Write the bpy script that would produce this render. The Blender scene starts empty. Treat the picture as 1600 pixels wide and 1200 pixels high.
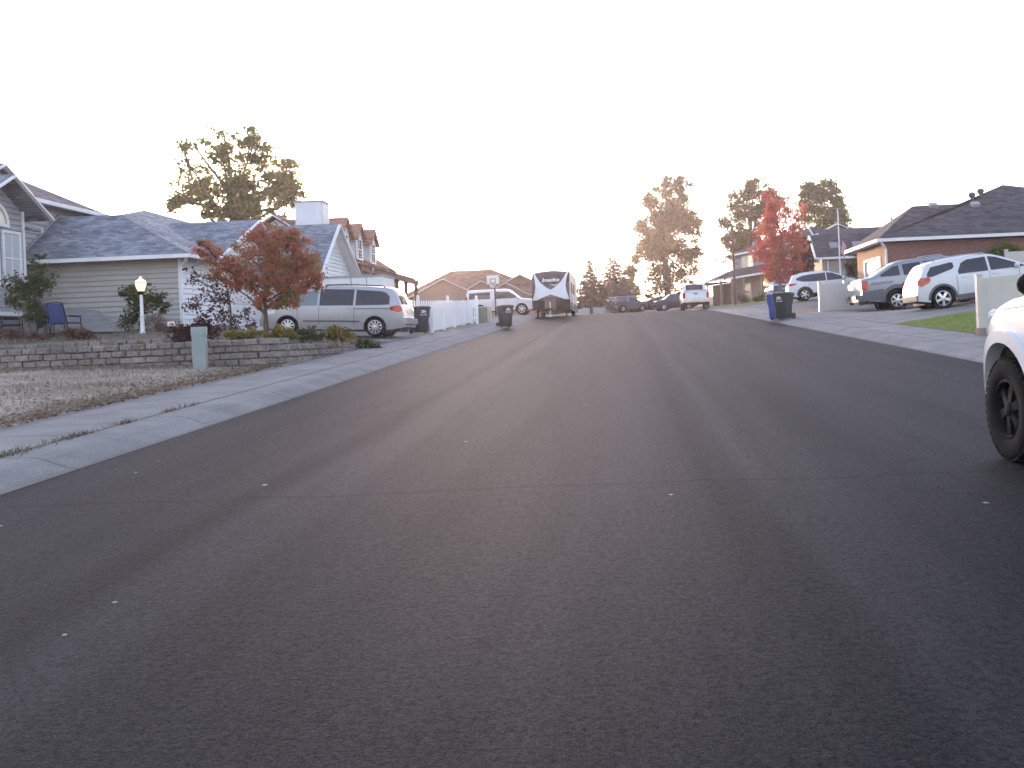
import bpy, math, random
import numpy as np
from mathutils import Vector, Matrix

scene = bpy.context.scene
COL = scene.collection
R = math.radians

# ------------------------------------------------------------------ camera
F = 1450.0                                   # focal length in pixels of the 1600 px wide photograph
CAM = Vector((0, 0, 1.5))
PPX, PPY = 967.0, 525.0                      # the pixel the street's level direction falls on: a level camera with the frame shifted
CM = Matrix.Rotation(R(90), 3, 'X') @ Matrix.Rotation(R(-2.5), 3, 'Z')
cd = bpy.data.cameras.new('camera')
cam = bpy.data.objects.new('camera', cd)
COL.objects.link(cam)
cam.matrix_world = Matrix.Translation(CAM) @ CM.to_4x4()
cd.sensor_width = 36
cd.lens = F / 1600 * 36
cd.shift_x = (800 - PPX) / 1600
cd.shift_y = (PPY - 600) / 1600
cd.clip_start = 0.05
cd.clip_end = 6000
scene.camera = cam

# ------------------------------------------------------------------ sky, sun, exposure
SUN_EL, SUN_AZ = R(3.8), R(-15.0)            # azimuth from +Y (the street), towards -X
w = bpy.data.worlds.new('World')
scene.world = w
w.use_nodes = True
nt = w.node_tree
sky = nt.nodes.new('ShaderNodeTexSky')
sky.sky_type = 'NISHITA'
sky.sun_disc = False
sky.sun_elevation = SUN_EL
sky.sun_rotation = SUN_AZ
sky.air_density = 1.0
sky.dust_density = 1.5
sky.ozone_density = 1.5
bg = nt.nodes['Background']
bg.inputs['Strength'].default_value = 0.15
hs = nt.nodes.new('ShaderNodeHueSaturation')     # thin high cloud greys the twilight colours
hs.inputs['Saturation'].default_value = .6
nt.links.new(sky.outputs['Color'], hs.inputs['Color'])
tn = nt.nodes.new('ShaderNodeMix'); tn.data_type = 'RGBA'; tn.blend_type = 'MULTIPLY'; tn.inputs['Factor'].default_value = 1
tn.inputs['B'].default_value = (.985, .962, 1.145, 1)
nt.links.new(hs.outputs['Color'], tn.inputs['A'])
nt.links.new(tn.outputs['Result'], bg.inputs['Color'])
sl = bpy.data.lights.new('sun', 'SUN')
sl.energy = .65
sl.angle = R(0.5)
sl.color = (1.0, 0.66, 0.42)
sun = bpy.data.objects.new('sun', sl)
COL.objects.link(sun)
sd = Vector((math.sin(SUN_AZ) * math.cos(SUN_EL), math.cos(SUN_AZ) * math.cos(SUN_EL), math.sin(SUN_EL)))
sun.rotation_euler = sd.to_track_quat('Z', 'Y').to_euler()
vs = scene.view_settings
vs.view_transform = 'Standard'
vs.look = 'None'
vs.exposure = 2.9
vs.gamma = 1.0

# ------------------------------------------------------------------ helpers
def smooth(a, b, t):
    t = min(1, max(0, (t - a) / (b - a)))
    return t * t * (3 - 2 * t)

def zs(y):                                   # height of the street along its length: uphill, easing off past 56 m
    y = max(-80, y)
    a = min(y, 56) * .048
    if y > 56:
        t = min(y, 68) - 56
        a += .048 * t - .022 * t * t / 24
    if y > 68:
        a += .026 * (min(y, 112) - 68)
    if y > 112:
        a += .06 * (min(y, 165) - 112)
    return a

def g(x, y):                                 # height of the ground everywhere
    b = zs(y)
    if x < -5.3:
        r = .1 + .06 * smooth(5, 20, y) + .26 * smooth(21.5, 28, y) - .25 * smooth(44, 62, y)
        b += .13 * smooth(5.3, 5.75, -x) + .03 * min(1, max(0, (-5.75 - x) / 1.75))
        b += r * min(1, max(0, (-7.5 - x) / 6.5))
    elif x > 6.2:
        b += .13 * smooth(6.2, 6.65, x) + .03 * min(1, max(0, (x - 6.65) / 1.5))
        s = .1 + .5 * smooth(16, 27, y) - .5 * smooth(30, 39, y) + .3 * smooth(45, 55, y)
        b += s * min(1, max(0, (x - 8.1) / 5.0))
    return b

ORIG = {}
def tag(o, label=None, cat=None, group=None, kind=None):
    if label: o['label'] = label
    if cat: o['category'] = cat
    if group: o['group'] = group
    if kind: o['kind'] = kind
    return o

def thing(name, label, cat, loc, group=None, rot=None):
    o = bpy.data.objects.new(name, None)
    o.empty_display_size = .2
    COL.objects.link(o)
    o.location = loc
    if rot is not None: o.rotation_euler = rot
    ORIG[o.name] = Vector(loc)
    return tag(o, label, cat, group)

class MB:
    def __init__(s):
        s.v = []; s.f = []; s.m = []; s.cur = 0
    def face(s, *pts):
        n = len(s.v)
        s.v += [tuple(p) for p in pts]
        s.f.append(tuple(range(n, n + len(pts)))); s.m.append(s.cur)
    def grid(s, rows, close=False):
        n = len(s.v); k = len(rows[0])
        for r in rows: s.v += [tuple(p) for p in r]
        for i in range(len(rows) - 1):
            for j in range(k if close else k - 1):
                a, b = n + i * k + j, n + i * k + (j + 1) % k
                s.f.append((a, b, b + k, a + k)); s.m.append(s.cur)
    def box(s, a, b):
        (x0, y0, z0), (x1, y1, z1) = a, b
        s.obox(Vector(((x0 + x1) / 2, (y0 + y1) / 2, (z0 + z1) / 2)), Vector((abs(x1 - x0) / 2, 0, 0)), Vector((0, abs(y1 - y0) / 2, 0)), Vector((0, 0, abs(z1 - z0) / 2)))
    def obox(s, c, X, Y, Z):
        c, X, Y, Z = Vector(c), Vector(X), Vector(Y), Vector(Z)
        n = len(s.v)
        for k in (-1, 1):
            for j in (-1, 1):
                for i in (-1, 1):
                    s.v.append(tuple(c + i * X + j * Y + k * Z))
        for q in ((0, 2, 3, 1), (4, 5, 7, 6), (0, 1, 5, 4), (1, 3, 7, 5), (3, 2, 6, 7), (2, 0, 4, 6)):
            s.f.append(tuple(n + i for i in q)); s.m.append(s.cur)
    def bar(s, p, q, w, h, up=(0, 0, 1)):
        p, q = Vector(p), Vector(q)
        d = q - p; u = Vector(up)
        side = d.cross(u).normalized(); u2 = side.cross(d).normalized()
        s.obox((p + q) / 2, d / 2, side * w / 2, u2 * h / 2)
    def tube(s, pts, rad, n=8, caps=True):
        pts = [Vector(p) for p in pts]
        if not hasattr(rad, '__len__'): rad = [rad] * len(pts)
        rows = []
        ref = None
        for i, p in enumerate(pts):
            d = (pts[min(i + 1, len(pts) - 1)] - pts[max(i - 1, 0)]).normalized()
            if ref is None or abs(ref.dot(d)) > .95:
                ref = Vector((1, 0, 0)) if abs(d.x) < .8 else Vector((0, 1, 0))
            a = (ref - d * ref.dot(d)).normalized(); b = d.cross(a); ref = a
            rows.append([p + (a * math.cos(2 * math.pi * k / n) + b * math.sin(2 * math.pi * k / n)) * rad[i] for k in range(n)])
        s.grid(rows, close=True)
        if caps:
            s.face(*reversed(rows[0])); s.face(*rows[-1])
    def lathe(s, prof, c=(0, 0, 0), axis='Z', n=20):
        rows = []
        c = Vector(c)
        for r, h in prof:
            row = []
            for k in range(n):
                a = 2 * math.pi * k / n
                if axis == 'Z': p = Vector((r * math.cos(a), r * math.sin(a), h))
                else: p = Vector((r * math.cos(a), h, r * math.sin(a)))
                row.append(c + p)
            rows.append(row)
        s.grid(rows, close=True)
    def prism(s, poly, off):                 # flat polygon given thickness
        poly = [Vector(p) for p in poly]; off = Vector(off)
        s.face(*poly); s.face(*[p + off for p in reversed(poly)])
        for i in range(len(poly)):
            a, b = poly[i], poly[(i + 1) % len(poly)]
            s.face(a, a + off, b + off, b)
    def build(s, name, mats, parent=None, smooth_angle=None, world=True):
        me = bpy.data.meshes.new(name)
        o0 = Vector((0, 0, 0))
        if parent is not None and world: o0 = ORIG.get(parent.name, o0)
        vv = np.array(s.v, dtype=np.float64) - np.array(o0)
        me.from_pydata(vv.tolist(), [], s.f)
        if not isinstance(mats, (list, tuple)): mats = [mats]
        for m in mats: me.materials.append(m)
        if len(mats) > 1: me.polygons.foreach_set('material_index', s.m)
        if smooth_angle:
            import bmesh
            bm = bmesh.new(); bm.from_mesh(me)
            bmesh.ops.remove_doubles(bm, verts=bm.verts, dist=1e-4)
            bmesh.ops.recalc_face_normals(bm, faces=bm.faces)
            for e in bm.edges:
                e.smooth = len(e.link_faces) == 2 and e.calc_face_angle(0) < R(smooth_angle)
            for f_ in bm.faces: f_.smooth = True
            bm.to_mesh(me); bm.free()
        me.update()
        o = bpy.data.objects.new(name, me)
        COL.objects.link(o)
        if parent is not None:
            o.parent = parent
            ORIG[o.name] = o0 if world else Vector((0, 0, 0))
        else: ORIG[o.name] = Vector((0, 0, 0))
        return o

def dup(o, loc=None, rot=None, label=None):
    kids = list(o.children)
    c = o.copy(); COL.objects.link(c)
    if loc is not None: c.location = loc
    if rot is not None: c.rotation_euler = rot
    if label: c['label'] = label
    for k in kids:
        d = dup(k); d.parent = c
    return c

# ------------------------------------------------------------------ materials
MATS = {}
def mat(name, col, rough=.7, col2=None, scale=3.0, detail=6, bump=0, bscale=None, metal=0, stretch=None, world=True, coat=0, spec=.5, fine=None):
    if name in MATS: return MATS[name]
    m = bpy.data.materials.new(name); m.use_nodes = True
    MATS[name] = m
    t = m.node_tree; N = t.nodes; L = t.links
    b = N['Principled BSDF']
    b.inputs['Roughness'].default_value = rough
    b.inputs['Metallic'].default_value = metal
    b.inputs['Specular IOR Level'].default_value = spec
    b.inputs['Coat Weight'].default_value = coat
    b.inputs['Coat Roughness'].default_value = .05
    if col2 is None and not bump:
        b.inputs['Base Color'].default_value = (*col, 1); return m
    if world: src = N.new('ShaderNodeNewGeometry').outputs['Position']
    else: src = N.new('ShaderNodeTexCoord').outputs['Object']
    if stretch:
        mp = N.new('ShaderNodeMapping'); mp.inputs['Scale'].default_value = stretch
        L.new(src, mp.inputs['Vector']); src = mp.outputs['Vector']
    n = N.new('ShaderNodeTexNoise'); n.inputs['Scale'].default_value = scale; n.inputs['Detail'].default_value = detail
    n.inputs['Roughness'].default_value = .62
    L.new(src, n.inputs['Vector'])
    if col2 is not None:
        r = N.new('ShaderNodeValToRGB')
        r.color_ramp.elements[0].position = .3; r.color_ramp.elements[1].position = .7
        r.color_ramp.elements[0].color = (*col, 1); r.color_ramp.elements[1].color = (*col2, 1)
        L.new(n.outputs['Fac'], r.inputs['Fac'])
        out = r.outputs['Color']
        if fine:
            n3 = N.new('ShaderNodeTexNoise'); n3.inputs['Scale'].default_value = fine[0]; n3.inputs['Detail'].default_value = 3
            L.new(src, n3.inputs['Vector'])
            r3 = N.new('ShaderNodeValToRGB'); r3.color_ramp.elements[0].position = .3; r3.color_ramp.elements[1].position = .7
            r3.color_ramp.elements[0].color = (*[fine[1]] * 3, 1); r3.color_ramp.elements[1].color = (*[fine[2]] * 3, 1)
            L.new(n3.outputs['Fac'], r3.inputs['Fac'])
            mx = N.new('ShaderNodeMix'); mx.data_type = 'RGBA'; mx.blend_type = 'MULTIPLY'; mx.inputs['Factor'].default_value = 1
            L.new(out, mx.inputs['A']); L.new(r3.outputs['Color'], mx.inputs['B']); out = mx.outputs['Result']
        L.new(out, b.inputs['Base Color'])
    else: b.inputs['Base Color'].default_value = (*col, 1)
    if bump:
        n2 = N.new('ShaderNodeTexNoise'); n2.inputs['Scale'].default_value = bscale or scale * 6; n2.inputs['Detail'].default_value = 5
        L.new(src, n2.inputs['Vector'])
        bp = N.new('ShaderNodeBump'); bp.inputs['Strength'].default_value = bump; bp.inputs['Distance'].default_value = .03
        L.new(n2.outputs['Fac'], bp.inputs['Height']); L.new(bp.outputs['Normal'], b.inputs['Normal'])
    return m

def leafmat(name, cols, trans=.45, scale=.5):
    """leaves: each leaf takes its own tint, plus broad patches of hue over the crown"""
    m = bpy.data.materials.new(name); m.use_nodes = True
    t = m.node_tree; N = t.nodes; L = t.links
    b = N['Principled BSDF']; out = N['Material Output']
    geo = N.new('ShaderNodeNewGeometry')
    n = N.new('ShaderNodeTexNoise'); n.inputs['Scale'].default_value = scale; n.inputs['Detail'].default_value = 3
    L.new(geo.outputs['Position'], n.inputs['Vector'])
    a = N.new('ShaderNodeMath'); a.operation = 'MULTIPLY_ADD'; a.inputs[1].default_value = .45
    L.new(geo.outputs['Random Per Island'], a.inputs[0])
    s = N.new('ShaderNodeMath'); s.operation = 'MULTIPLY_ADD'; s.inputs[1].default_value = 1.7; s.inputs[2].default_value = -.58
    L.new(n.outputs['Fac'], s.inputs[0]); L.new(s.outputs[0], a.inputs[2])
    r = N.new('ShaderNodeValToRGB')
    e = r.color_ramp.elements
    while len(e) < len(cols): e.new(.5)
    for i, c in enumerate(cols):
        e[i].position = .1 + .8 * i / max(1, len(cols) - 1); e[i].color = (*c, 1)
    L.new(a.outputs[0], r.inputs['Fac'])
    L.new(r.outputs['Color'], b.inputs['Base Color'])
    b.inputs['Roughness'].default_value = .6; b.inputs['Specular IOR Level'].default_value = .25
    tr = N.new('ShaderNodeBsdfTranslucent'); L.new(r.outputs['Color'], tr.inputs['Color'])
    mx = N.new('ShaderNodeMixShader'); mx.inputs[0].default_value = trans
    L.new(b.outputs[0], mx.inputs[1]); L.new(tr.outputs[0], mx.inputs[2]); L.new(mx.outputs[0], out.inputs['Surface'])
    return m

def roofmat(name, c1, c2, rowh=.075):
    c1 = [x * .85 for x in c1]; c2 = [x * 1.12 for x in c2]
    """asphalt shingles: staggered tabs in level courses, each tab its own tint"""
    m = bpy.data.materials.new(name); m.use_nodes = True
    t = m.node_tree; N = t.nodes; L = t.links
    b = N['Principled BSDF']; b.inputs['Roughness'].default_value = .9; b.inputs['Specular IOR Level'].default_value = .2
    geo = N.new('ShaderNodeNewGeometry')
    sp = N.new('ShaderNodeSeparateXYZ'); L.new(geo.outputs['Position'], sp.inputs[0])
    ad = N.new('ShaderNodeMath'); L.new(sp.outputs['X'], ad.inputs[0]); L.new(sp.outputs['Y'], ad.inputs[1])
    cb = N.new('ShaderNodeCombineXYZ'); L.new(ad.outputs[0], cb.inputs['X']); L.new(sp.outputs['Z'], cb.inputs['Y'])
    br = N.new('ShaderNodeTexBrick')
    br.inputs['Scale'].default_value = 1.0
    br.inputs['Brick Width'].default_value = .27; br.inputs['Row Height'].default_value = rowh
    br.inputs['Mortar Size'].default_value = .004; br.inputs['Bias'].default_value = 0
    br.inputs['Color1'].default_value = (*c1, 1); br.inputs['Color2'].default_value = (*c2, 1)
    br.inputs['Mortar'].default_value = (*[x * .55 for x in c1], 1)
    L.new(cb.outputs[0], br.inputs['Vector'])
    n = N.new('ShaderNodeTexNoise'); n.inputs['Scale'].default_value = 1.3; n.inputs['Detail'].default_value = 8
    L.new(geo.outputs['Position'], n.inputs['Vector'])
    r = N.new('ShaderNodeValToRGB'); r.color_ramp.elements[0].position = .3; r.color_ramp.elements[1].position = .7
    r.color_ramp.elements[0].color = (.72, .72, .74, 1); r.color_ramp.elements[1].color = (1.15, 1.13, 1.1, 1)
    L.new(n.outputs['Fac'], r.inputs['Fac'])
    mx = N.new('ShaderNodeMix'); mx.data_type = 'RGBA'; mx.blend_type = 'MULTIPLY'; mx.inputs['Factor'].default_value = 1
    L.new(br.outputs['Color'], mx.inputs['A']); L.new(r.outputs['Color'], mx.inputs['B'])
    L.new(mx.outputs['Result'], b.inputs['Base Color'])
    bp = N.new('ShaderNodeBump'); bp.inputs['Strength'].default_value = .6; bp.inputs['Distance'].default_value = .01
    L.new(br.outputs['Fac'], bp.inputs['Height']); bp.invert = True
    L.new(bp.outputs['Normal'], b.inputs['Normal'])
    return m

def brickmat(name, c1, c2, mortar):
    m = bpy.data.materials.new(name); m.use_nodes = True
    t = m.node_tree; N = t.nodes; L = t.links
    b = N['Principled BSDF']; b.inputs['Roughness'].default_value = .85
    geo = N.new('ShaderNodeNewGeometry')
    sp = N.new('ShaderNodeSeparateXYZ'); L.new(geo.outputs['Position'], sp.inputs[0])
    ad = N.new('ShaderNodeMath'); L.new(sp.outputs['X'], ad.inputs[0]); L.new(sp.outputs['Y'], ad.inputs[1])
    cb = N.new('ShaderNodeCombineXYZ'); L.new(ad.outputs[0], cb.inputs['X']); L.new(sp.outputs['Z'], cb.inputs['Y'])
    br = N.new('ShaderNodeTexBrick'); br.inputs['Scale'].default_value = 1.0
    br.inputs['Brick Width'].default_value = .22; br.inputs['Row Height'].default_value = .075; br.inputs['Mortar Size'].default_value = .006
    br.inputs['Color1'].default_value = (*c1, 1); br.inputs['Color2'].default_value = (*c2, 1); br.inputs['Mortar'].default_value = (*mortar, 1)
    L.new(cb.outputs[0], br.inputs['Vector']); L.new(br.outputs['Color'], b.inputs['Base Color'])
    return m

def emit(name, col, strength):
    m = bpy.data.materials.new(name); m.use_nodes = True
    b = m.node_tree.nodes['Principled BSDF']
    b.inputs['Base Color'].default_value = (*col, 1)
    b.inputs['Emission Color'].default_value = (*col, 1); b.inputs['Emission Strength'].default_value = strength
    return m

def glassmat(name, col=(.02, .022, .025), rough=.04):
    m = bpy.data.materials.new(name); m.use_nodes = True
    b = m.node_tree.nodes['Principled BSDF']
    b.inputs['Base Color'].default_value = (*col, 1); b.inputs['Roughness'].default_value = rough
    b.inputs['Specular IOR Level'].default_value = .6
    return m

M = {}
M['white'] = mat('white_paint', (.74, .73, .72), .5, (.8, .79, .78), 2)
M['trim'] = mat('white_trim', (.7, .7, .7), .5, (.8, .8, .8), 1.5)
M['vinyl_white'] = mat('white_vinyl', (.82, .82, .83), .35, (.87, .87, .87), 1.2)
M['vinyl_tan'] = mat('tan_vinyl', (.5, .46, .41), .4, (.56, .52, .47), 1.2)
M['siding_grey'] = mat('grey_siding', (.37, .35, .325), .6, (.43, .41, .38), 1.3)
M['siding_grey2'] = mat('pale_grey_siding', (.3, .3, .31), .6, (.36, .36, .37), 1.3)
M['siding_white'] = mat('white_siding', (.68, .68, .7), .5, (.78, .78, .79), 1.3)
M['foundation'] = mat('foundation_concrete', (.2, .19, .18), .9, (.3, .29, .28), 3, bump=.3)
M['roof_blue'] = roofmat('blue_grey_shingles', (.2, .215, .25), (.29, .31, .35))
M['roof_blue_lit'] = roofmat('lit_blue_grey_shingles', (.27, .275, .3), (.36, .365, .39))  # lighter copy of the blue grey shingles: brighter light on the east-facing slope
M['roof_purple'] = roofmat('brown_grey_shingles', (.17, .14, .145), (.24, .2, .205))
M['roof_dark'] = roofmat('charcoal_shingles', (.065, .067, .077), (.1, .102, .113))
M['roof_slate'] = roofmat('brown_charcoal_shingles', (.075, .067, .073), (.12, .108, .114))
M['roof_tan'] = roofmat('tan_brown_shingles', (.2, .115, .075), (.28, .165, .11))
M['roof_red'] = roofmat('reddish_brown_shingles', (.33, .18, .12), (.42, .25, .17))
M['glass'] = glassmat('dark_window_glass')
M['glass_pale'] = glassmat('window_with_pale_blinds', (.5, .52, .54), .08)
M['glass_tan'] = glassmat('pale_tan_pane', (.62, .55, .45), .08)  # one even pale tan over the whole pane
M['tyre'] = mat('tyre_rubber', (.009, .009, .0095), .9, (.018, .018, .018), 9, spec=.12, world=False)
M['alloy'] = mat('silver_alloy', (.55, .55, .56), .3, metal=.8)
M['black_plastic'] = mat('black_plastic', (.02, .02, .021), .5)
M['grey_plastic'] = mat('grey_plastic', (.1, .105, .115), .55)
M['chrome'] = mat('chrome', (.75, .75, .76), .12, metal=1)
M['red_lens'] = mat('red_lens', (.45, .012, .015), .12, coat=.6)
M['white_lens'] = mat('clear_lens', (.75, .75, .75), .08, coat=.6)
M['amber_lens'] = mat('amber_lens', (.7, .25, .03), .15, coat=.6)
M['plate'] = mat('plate', (.6, .6, .62), .4)
M['black_metal'] = mat('black_metal', (.012, .012, .013), .75, spec=.15)
M['wood_brown'] = mat('brown_wood', (.13, .06, .035), .7, (.2, .095, .055), 4, stretch=(1, 1, .2))
M['bark'] = mat('bark', (.075, .056, .036), .95, (.15, .115, .08), 6, bump=.6, stretch=(1, 1, .3))
M['bark_pale'] = mat('grey_bark', (.14, .12, .1), .95, (.22, .19, .16), 6, bump=.6, stretch=(1, 1, .3))

def carpaint(name, c, rough=.25, metal=0, flake=None, dirt=None):
    m = bpy.data.materials.new(name); m.use_nodes = True
    t = m.node_tree; N = t.nodes; L = t.links
    b = N['Principled BSDF']
    b.inputs['Roughness'].default_value = rough; b.inputs['Metallic'].default_value = metal
    b.inputs['Coat Weight'].default_value = .35; b.inputs['Coat Roughness'].default_value = .12; b.inputs['Specular IOR Level'].default_value = .35
    # road dust low on the body
    tc = N.new('ShaderNodeTexCoord'); sp = N.new('ShaderNodeSeparateXYZ'); L.new(tc.outputs['Object'], sp.inputs[0])
    n = N.new('ShaderNodeTexNoise'); n.inputs['Scale'].default_value = 4; n.inputs['Detail'].default_value = 6; L.new(tc.outputs['Object'], n.inputs['Vector'])
    mr = N.new('ShaderNodeMapRange'); mr.inputs['From Min'].default_value = 1.1; mr.inputs['From Max'].default_value = .2
    L.new(sp.outputs['Z'], mr.inputs['Value'])
    mu = N.new('ShaderNodeMath'); mu.operation = 'MULTIPLY'; L.new(mr.outputs[0], mu.inputs[0]); L.new(n.outputs['Fac'], mu.inputs[1])
    mx = N.new('ShaderNodeMix'); mx.data_type = 'RGBA'
    L.new(mu.outputs[0], mx.inputs['Factor']); mx.inputs['A'].default_value = (*c, 1); mx.inputs['B'].default_value = (*(dirt or [x * .7 for x in c]), 1)
    L.new(mx.outputs['Result'], b.inputs['Base Color'])
    return m

# ------------------------------------------------------------------ ground, street, pavements
def P(px, py, Y):
    """point of the place seen at a pixel of the 1600 px photograph, at a distance Y along the street"""
    d = CM @ Vector(((px - PPX) / F, (PPY - py) / F, -1))
    return CAM + d * (Y / d.y)
def PX(px, Y):
    return (px - 967) / F * Y

def rng_ys(a, b, st=1.0):
    n = max(1, int(round((b - a) / st)))
    return [a + (b - a) * i / n for i in range(n + 1)]

def sheet(name, xs, ys, off, m, hf=None, kind='structure', parent=None, skirt=0):
    mb = MB()
    hf = hf or g
    mb.grid([[(x, y, hf(x, y) + off) for x in xs] for y in ys])
    if skirt:
        for (x0, i) in ((xs[0], 0), (xs[-1], -1)):
            mb.grid([[(x0, y, hf(x0, y) + off), (x0, y, hf(x0, y) + off - skirt)] for y in ys])
        for y0 in (ys[0], ys[-1]):
            mb.grid([[(x, y0, hf(x, y0) + off), (x, y0, hf(x, y0) + off - skirt)] for x in xs])
    o = mb.build(name, m, parent)
    if kind: o['kind'] = kind
    return o

SPECV = .088
def asphaltmat():
    m = bpy.data.materials.new('asphalt'); m.use_nodes = True
    t = m.node_tree; N = t.nodes; L = t.links
    b = N['Principled BSDF']; b.inputs['Roughness'].default_value = .66
    geo = N.new('ShaderNodeNewGeometry')
    sp = N.new('ShaderNodeSeparateXYZ'); L.new(geo.outputs['Position'], sp.inputs[0])
    def noise(scale, det, vec=None, rough=.6):
        n = N.new('ShaderNodeTexNoise'); n.inputs['Scale'].default_value = scale; n.inputs['Detail'].default_value = det; n.inputs['Roughness'].default_value = rough
        L.new(vec if vec is not None else geo.outputs['Position'], n.inputs['Vector']); return n.outputs['Fac']
    def mth(op, a, b_=None, c=None):
        n = N.new('ShaderNodeMath'); n.operation = op
        for i, v in enumerate((a, b_, c)):
            if v is None: continue
            if isinstance(v, (int, float)): n.inputs[i].default_value = v
            else: L.new(v, n.inputs[i])
        return n.outputs[0]
    def mapr(v, a, b_, c, d):
        n = N.new('ShaderNodeMapRange'); n.inputs['From Min'].default_value = a; n.inputs['From Max'].default_value = b_
        n.inputs['To Min'].default_value = c; n.inputs['To Max'].default_value = d
        L.new(v, n.inputs['Value']); return n.outputs[0]
    mp = N.new('ShaderNodeMapping'); mp.inputs['Scale'].default_value = (2.2, .12, 1); L.new(geo.outputs['Position'], mp.inputs['Vector'])
    streak = noise(1.0, 4, mp.outputs['Vector'])
    mp2 = N.new('ShaderNodeMapping'); mp2.inputs['Scale'].default_value = (.5, .1, 1); L.new(geo.outputs['Position'], mp2.inputs['Vector'])
    wob = noise(1.0, 2, mp2.outputs['Vector'])
    # tyre polished and seam bands running along the street
    X = mth('ADD', sp.outputs['X'], mapr(wob, 0, 1, -.3, .3))
    fac = mapr(X, -6, 6.5, 0, 1)
    r = N.new('ShaderNodeValToRGB'); e = r.color_ramp.elements
    st = [(-6, .95), (-3.1, .92), (-2.85, .74), (-2.6, 1.2), (-2.3, 1.16), (-2.1, .95), (-1.7, .96), (-.9, 1.0), (-.3, 1.03), (.45, 1.0), (.75, .82), (.98, .9), (1.12, 1.18), (1.35, 1.02), (2.0, .9), (2.4, .98), (2.9, 1.06), (3.4, .94), (4.8, 1.0), (6.2, .95)]
    while len(e) < len(st): e.new(.5)
    for i, (x, v) in enumerate(st):
        e[i].position = (x + 6) / 12.5; e[i].color = (v / 2, v / 2, v / 2, 1)
    L.new(fac, r.inputs['Fac'])
    band = mth('MULTIPLY', r.outputs['Color'], 2.0)
    v = mth('MULTIPLY', band, mapr(streak, .25, .75, .86, 1.14))
    v = mth('MULTIPLY', v, mapr(noise(.35, 4), .25, .75, .9, 1.1))
    grain = mth('MULTIPLY', mapr(noise(34, 4, None, .8), .28, .72, .42, 1.58), mapr(noise(140, 2), .3, .7, .5, 1.5))
    v = mth('MULTIPLY', v, grain)
    L.new(mth('MULTIPLY', mth('MULTIPLY', band, mapr(streak, .25, .75, .8, 1.2)), mth('MULTIPLY', grain, SPECV)), b.inputs['Specular IOR Level'])
    # transverse cracks
    mpc = N.new('ShaderNodeMapping'); mpc.inputs['Scale'].default_value = (1, .02, 1); L.new(geo.outputs['Position'], mpc.inputs['Vector'])
    mpc2 = N.new('ShaderNodeMapping'); mpc2.inputs['Scale'].default_value = (7, .05, 1); L.new(geo.outputs['Position'], mpc2.inputs['Vector'])
    cn = noise(1.1, 6, mpc.outputs['Vector'], .55)
    cn2 = noise(1.0, 5, mpc2.outputs['Vector'], .6)
    for (y0, wd, amp, dk) in ((7.22, .02, .34, .3), (12.4, .022, .5, .5), (24.0, .03, .6, .8)):
        yy = mth('ADD', sp.outputs['Y'], mth('MULTIPLY', mth('SUBTRACT', cn, .5), amp))
        yy = mth('ADD', yy, mth('MULTIPLY', sp.outputs['X'], .03))
        yy = mth('ADD', yy, mth('MULTIPLY', mth('SUBTRACT', cn2, .5), .11))
        d = mth('ABSOLUTE', mth('SUBTRACT', yy, y0))
        k = N.new('ShaderNodeMapRange'); k.interpolation_type = 'SMOOTHSTEP'
        k.inputs['From Min'].default_value = wd * .3; k.inputs['From Max'].default_value = wd * 1.6
        k.inputs['To Min'].default_value = dk; k.inputs['To Max'].default_value = 1
        L.new(d, k.inputs['Value']); v = mth('MULTIPLY', v, k.outputs[0])
    # pale specks: paint drips and bits of stone pressed into the surface
    vo = N.new('ShaderNodeTexVoronoi'); vo.inputs['Scale'].default_value = 2.0; vo.inputs['Randomness'].default_value = 1
    L.new(geo.outputs['Position'], vo.inputs['Vector'])
    nn = noise(22, 3)
    dist = mth('ADD', vo.outputs['Distance'], mth('MULTIPLY', mth('SUBTRACT', nn, .5), .14))
    hue = N.new('ShaderNodeSeparateColor'); L.new(vo.outputs['Color'], hue.inputs[0])
    rad = mapr(hue.outputs[0], .3, 1, -.01, .062)
    sk = mth('LESS_THAN', dist, rad)
    cr = N.new('ShaderNodeMix'); cr.data_type = 'RGBA'; cr.blend_type = 'MULTIPLY'; cr.inputs['Factor'].default_value = 1
    cr.inputs['A'].default_value = (.0125, .0138, .0172, 1)
    cc = N.new('ShaderNodeCombineColor'); L.new(v, cc.inputs[0]); L.new(v, cc.inputs[1]); L.new(v, cc.inputs[2]); L.new(cc.outputs[0], cr.inputs['B'])
    mx = N.new('ShaderNodeMix'); mx.data_type = 'RGBA'; L.new(mth('MULTIPLY', sk, .8), mx.inputs['Factor'])
    L.new(cr.outputs['Result'], mx.inputs['A']); mx.inputs['B'].default_value = (.3, .3, .31, 1)
    L.new(mx.outputs['Result'], b.inputs['Base Color'])
    bp = N.new('ShaderNodeBump'); bp.inputs['Strength'].default_value = .7; bp.inputs['Distance'].default_value = .012
    L.new(noise(75, 5, None, .7), bp.inputs['Height']); L.new(bp.outputs['Normal'], b.inputs['Normal'])
    return m

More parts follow.
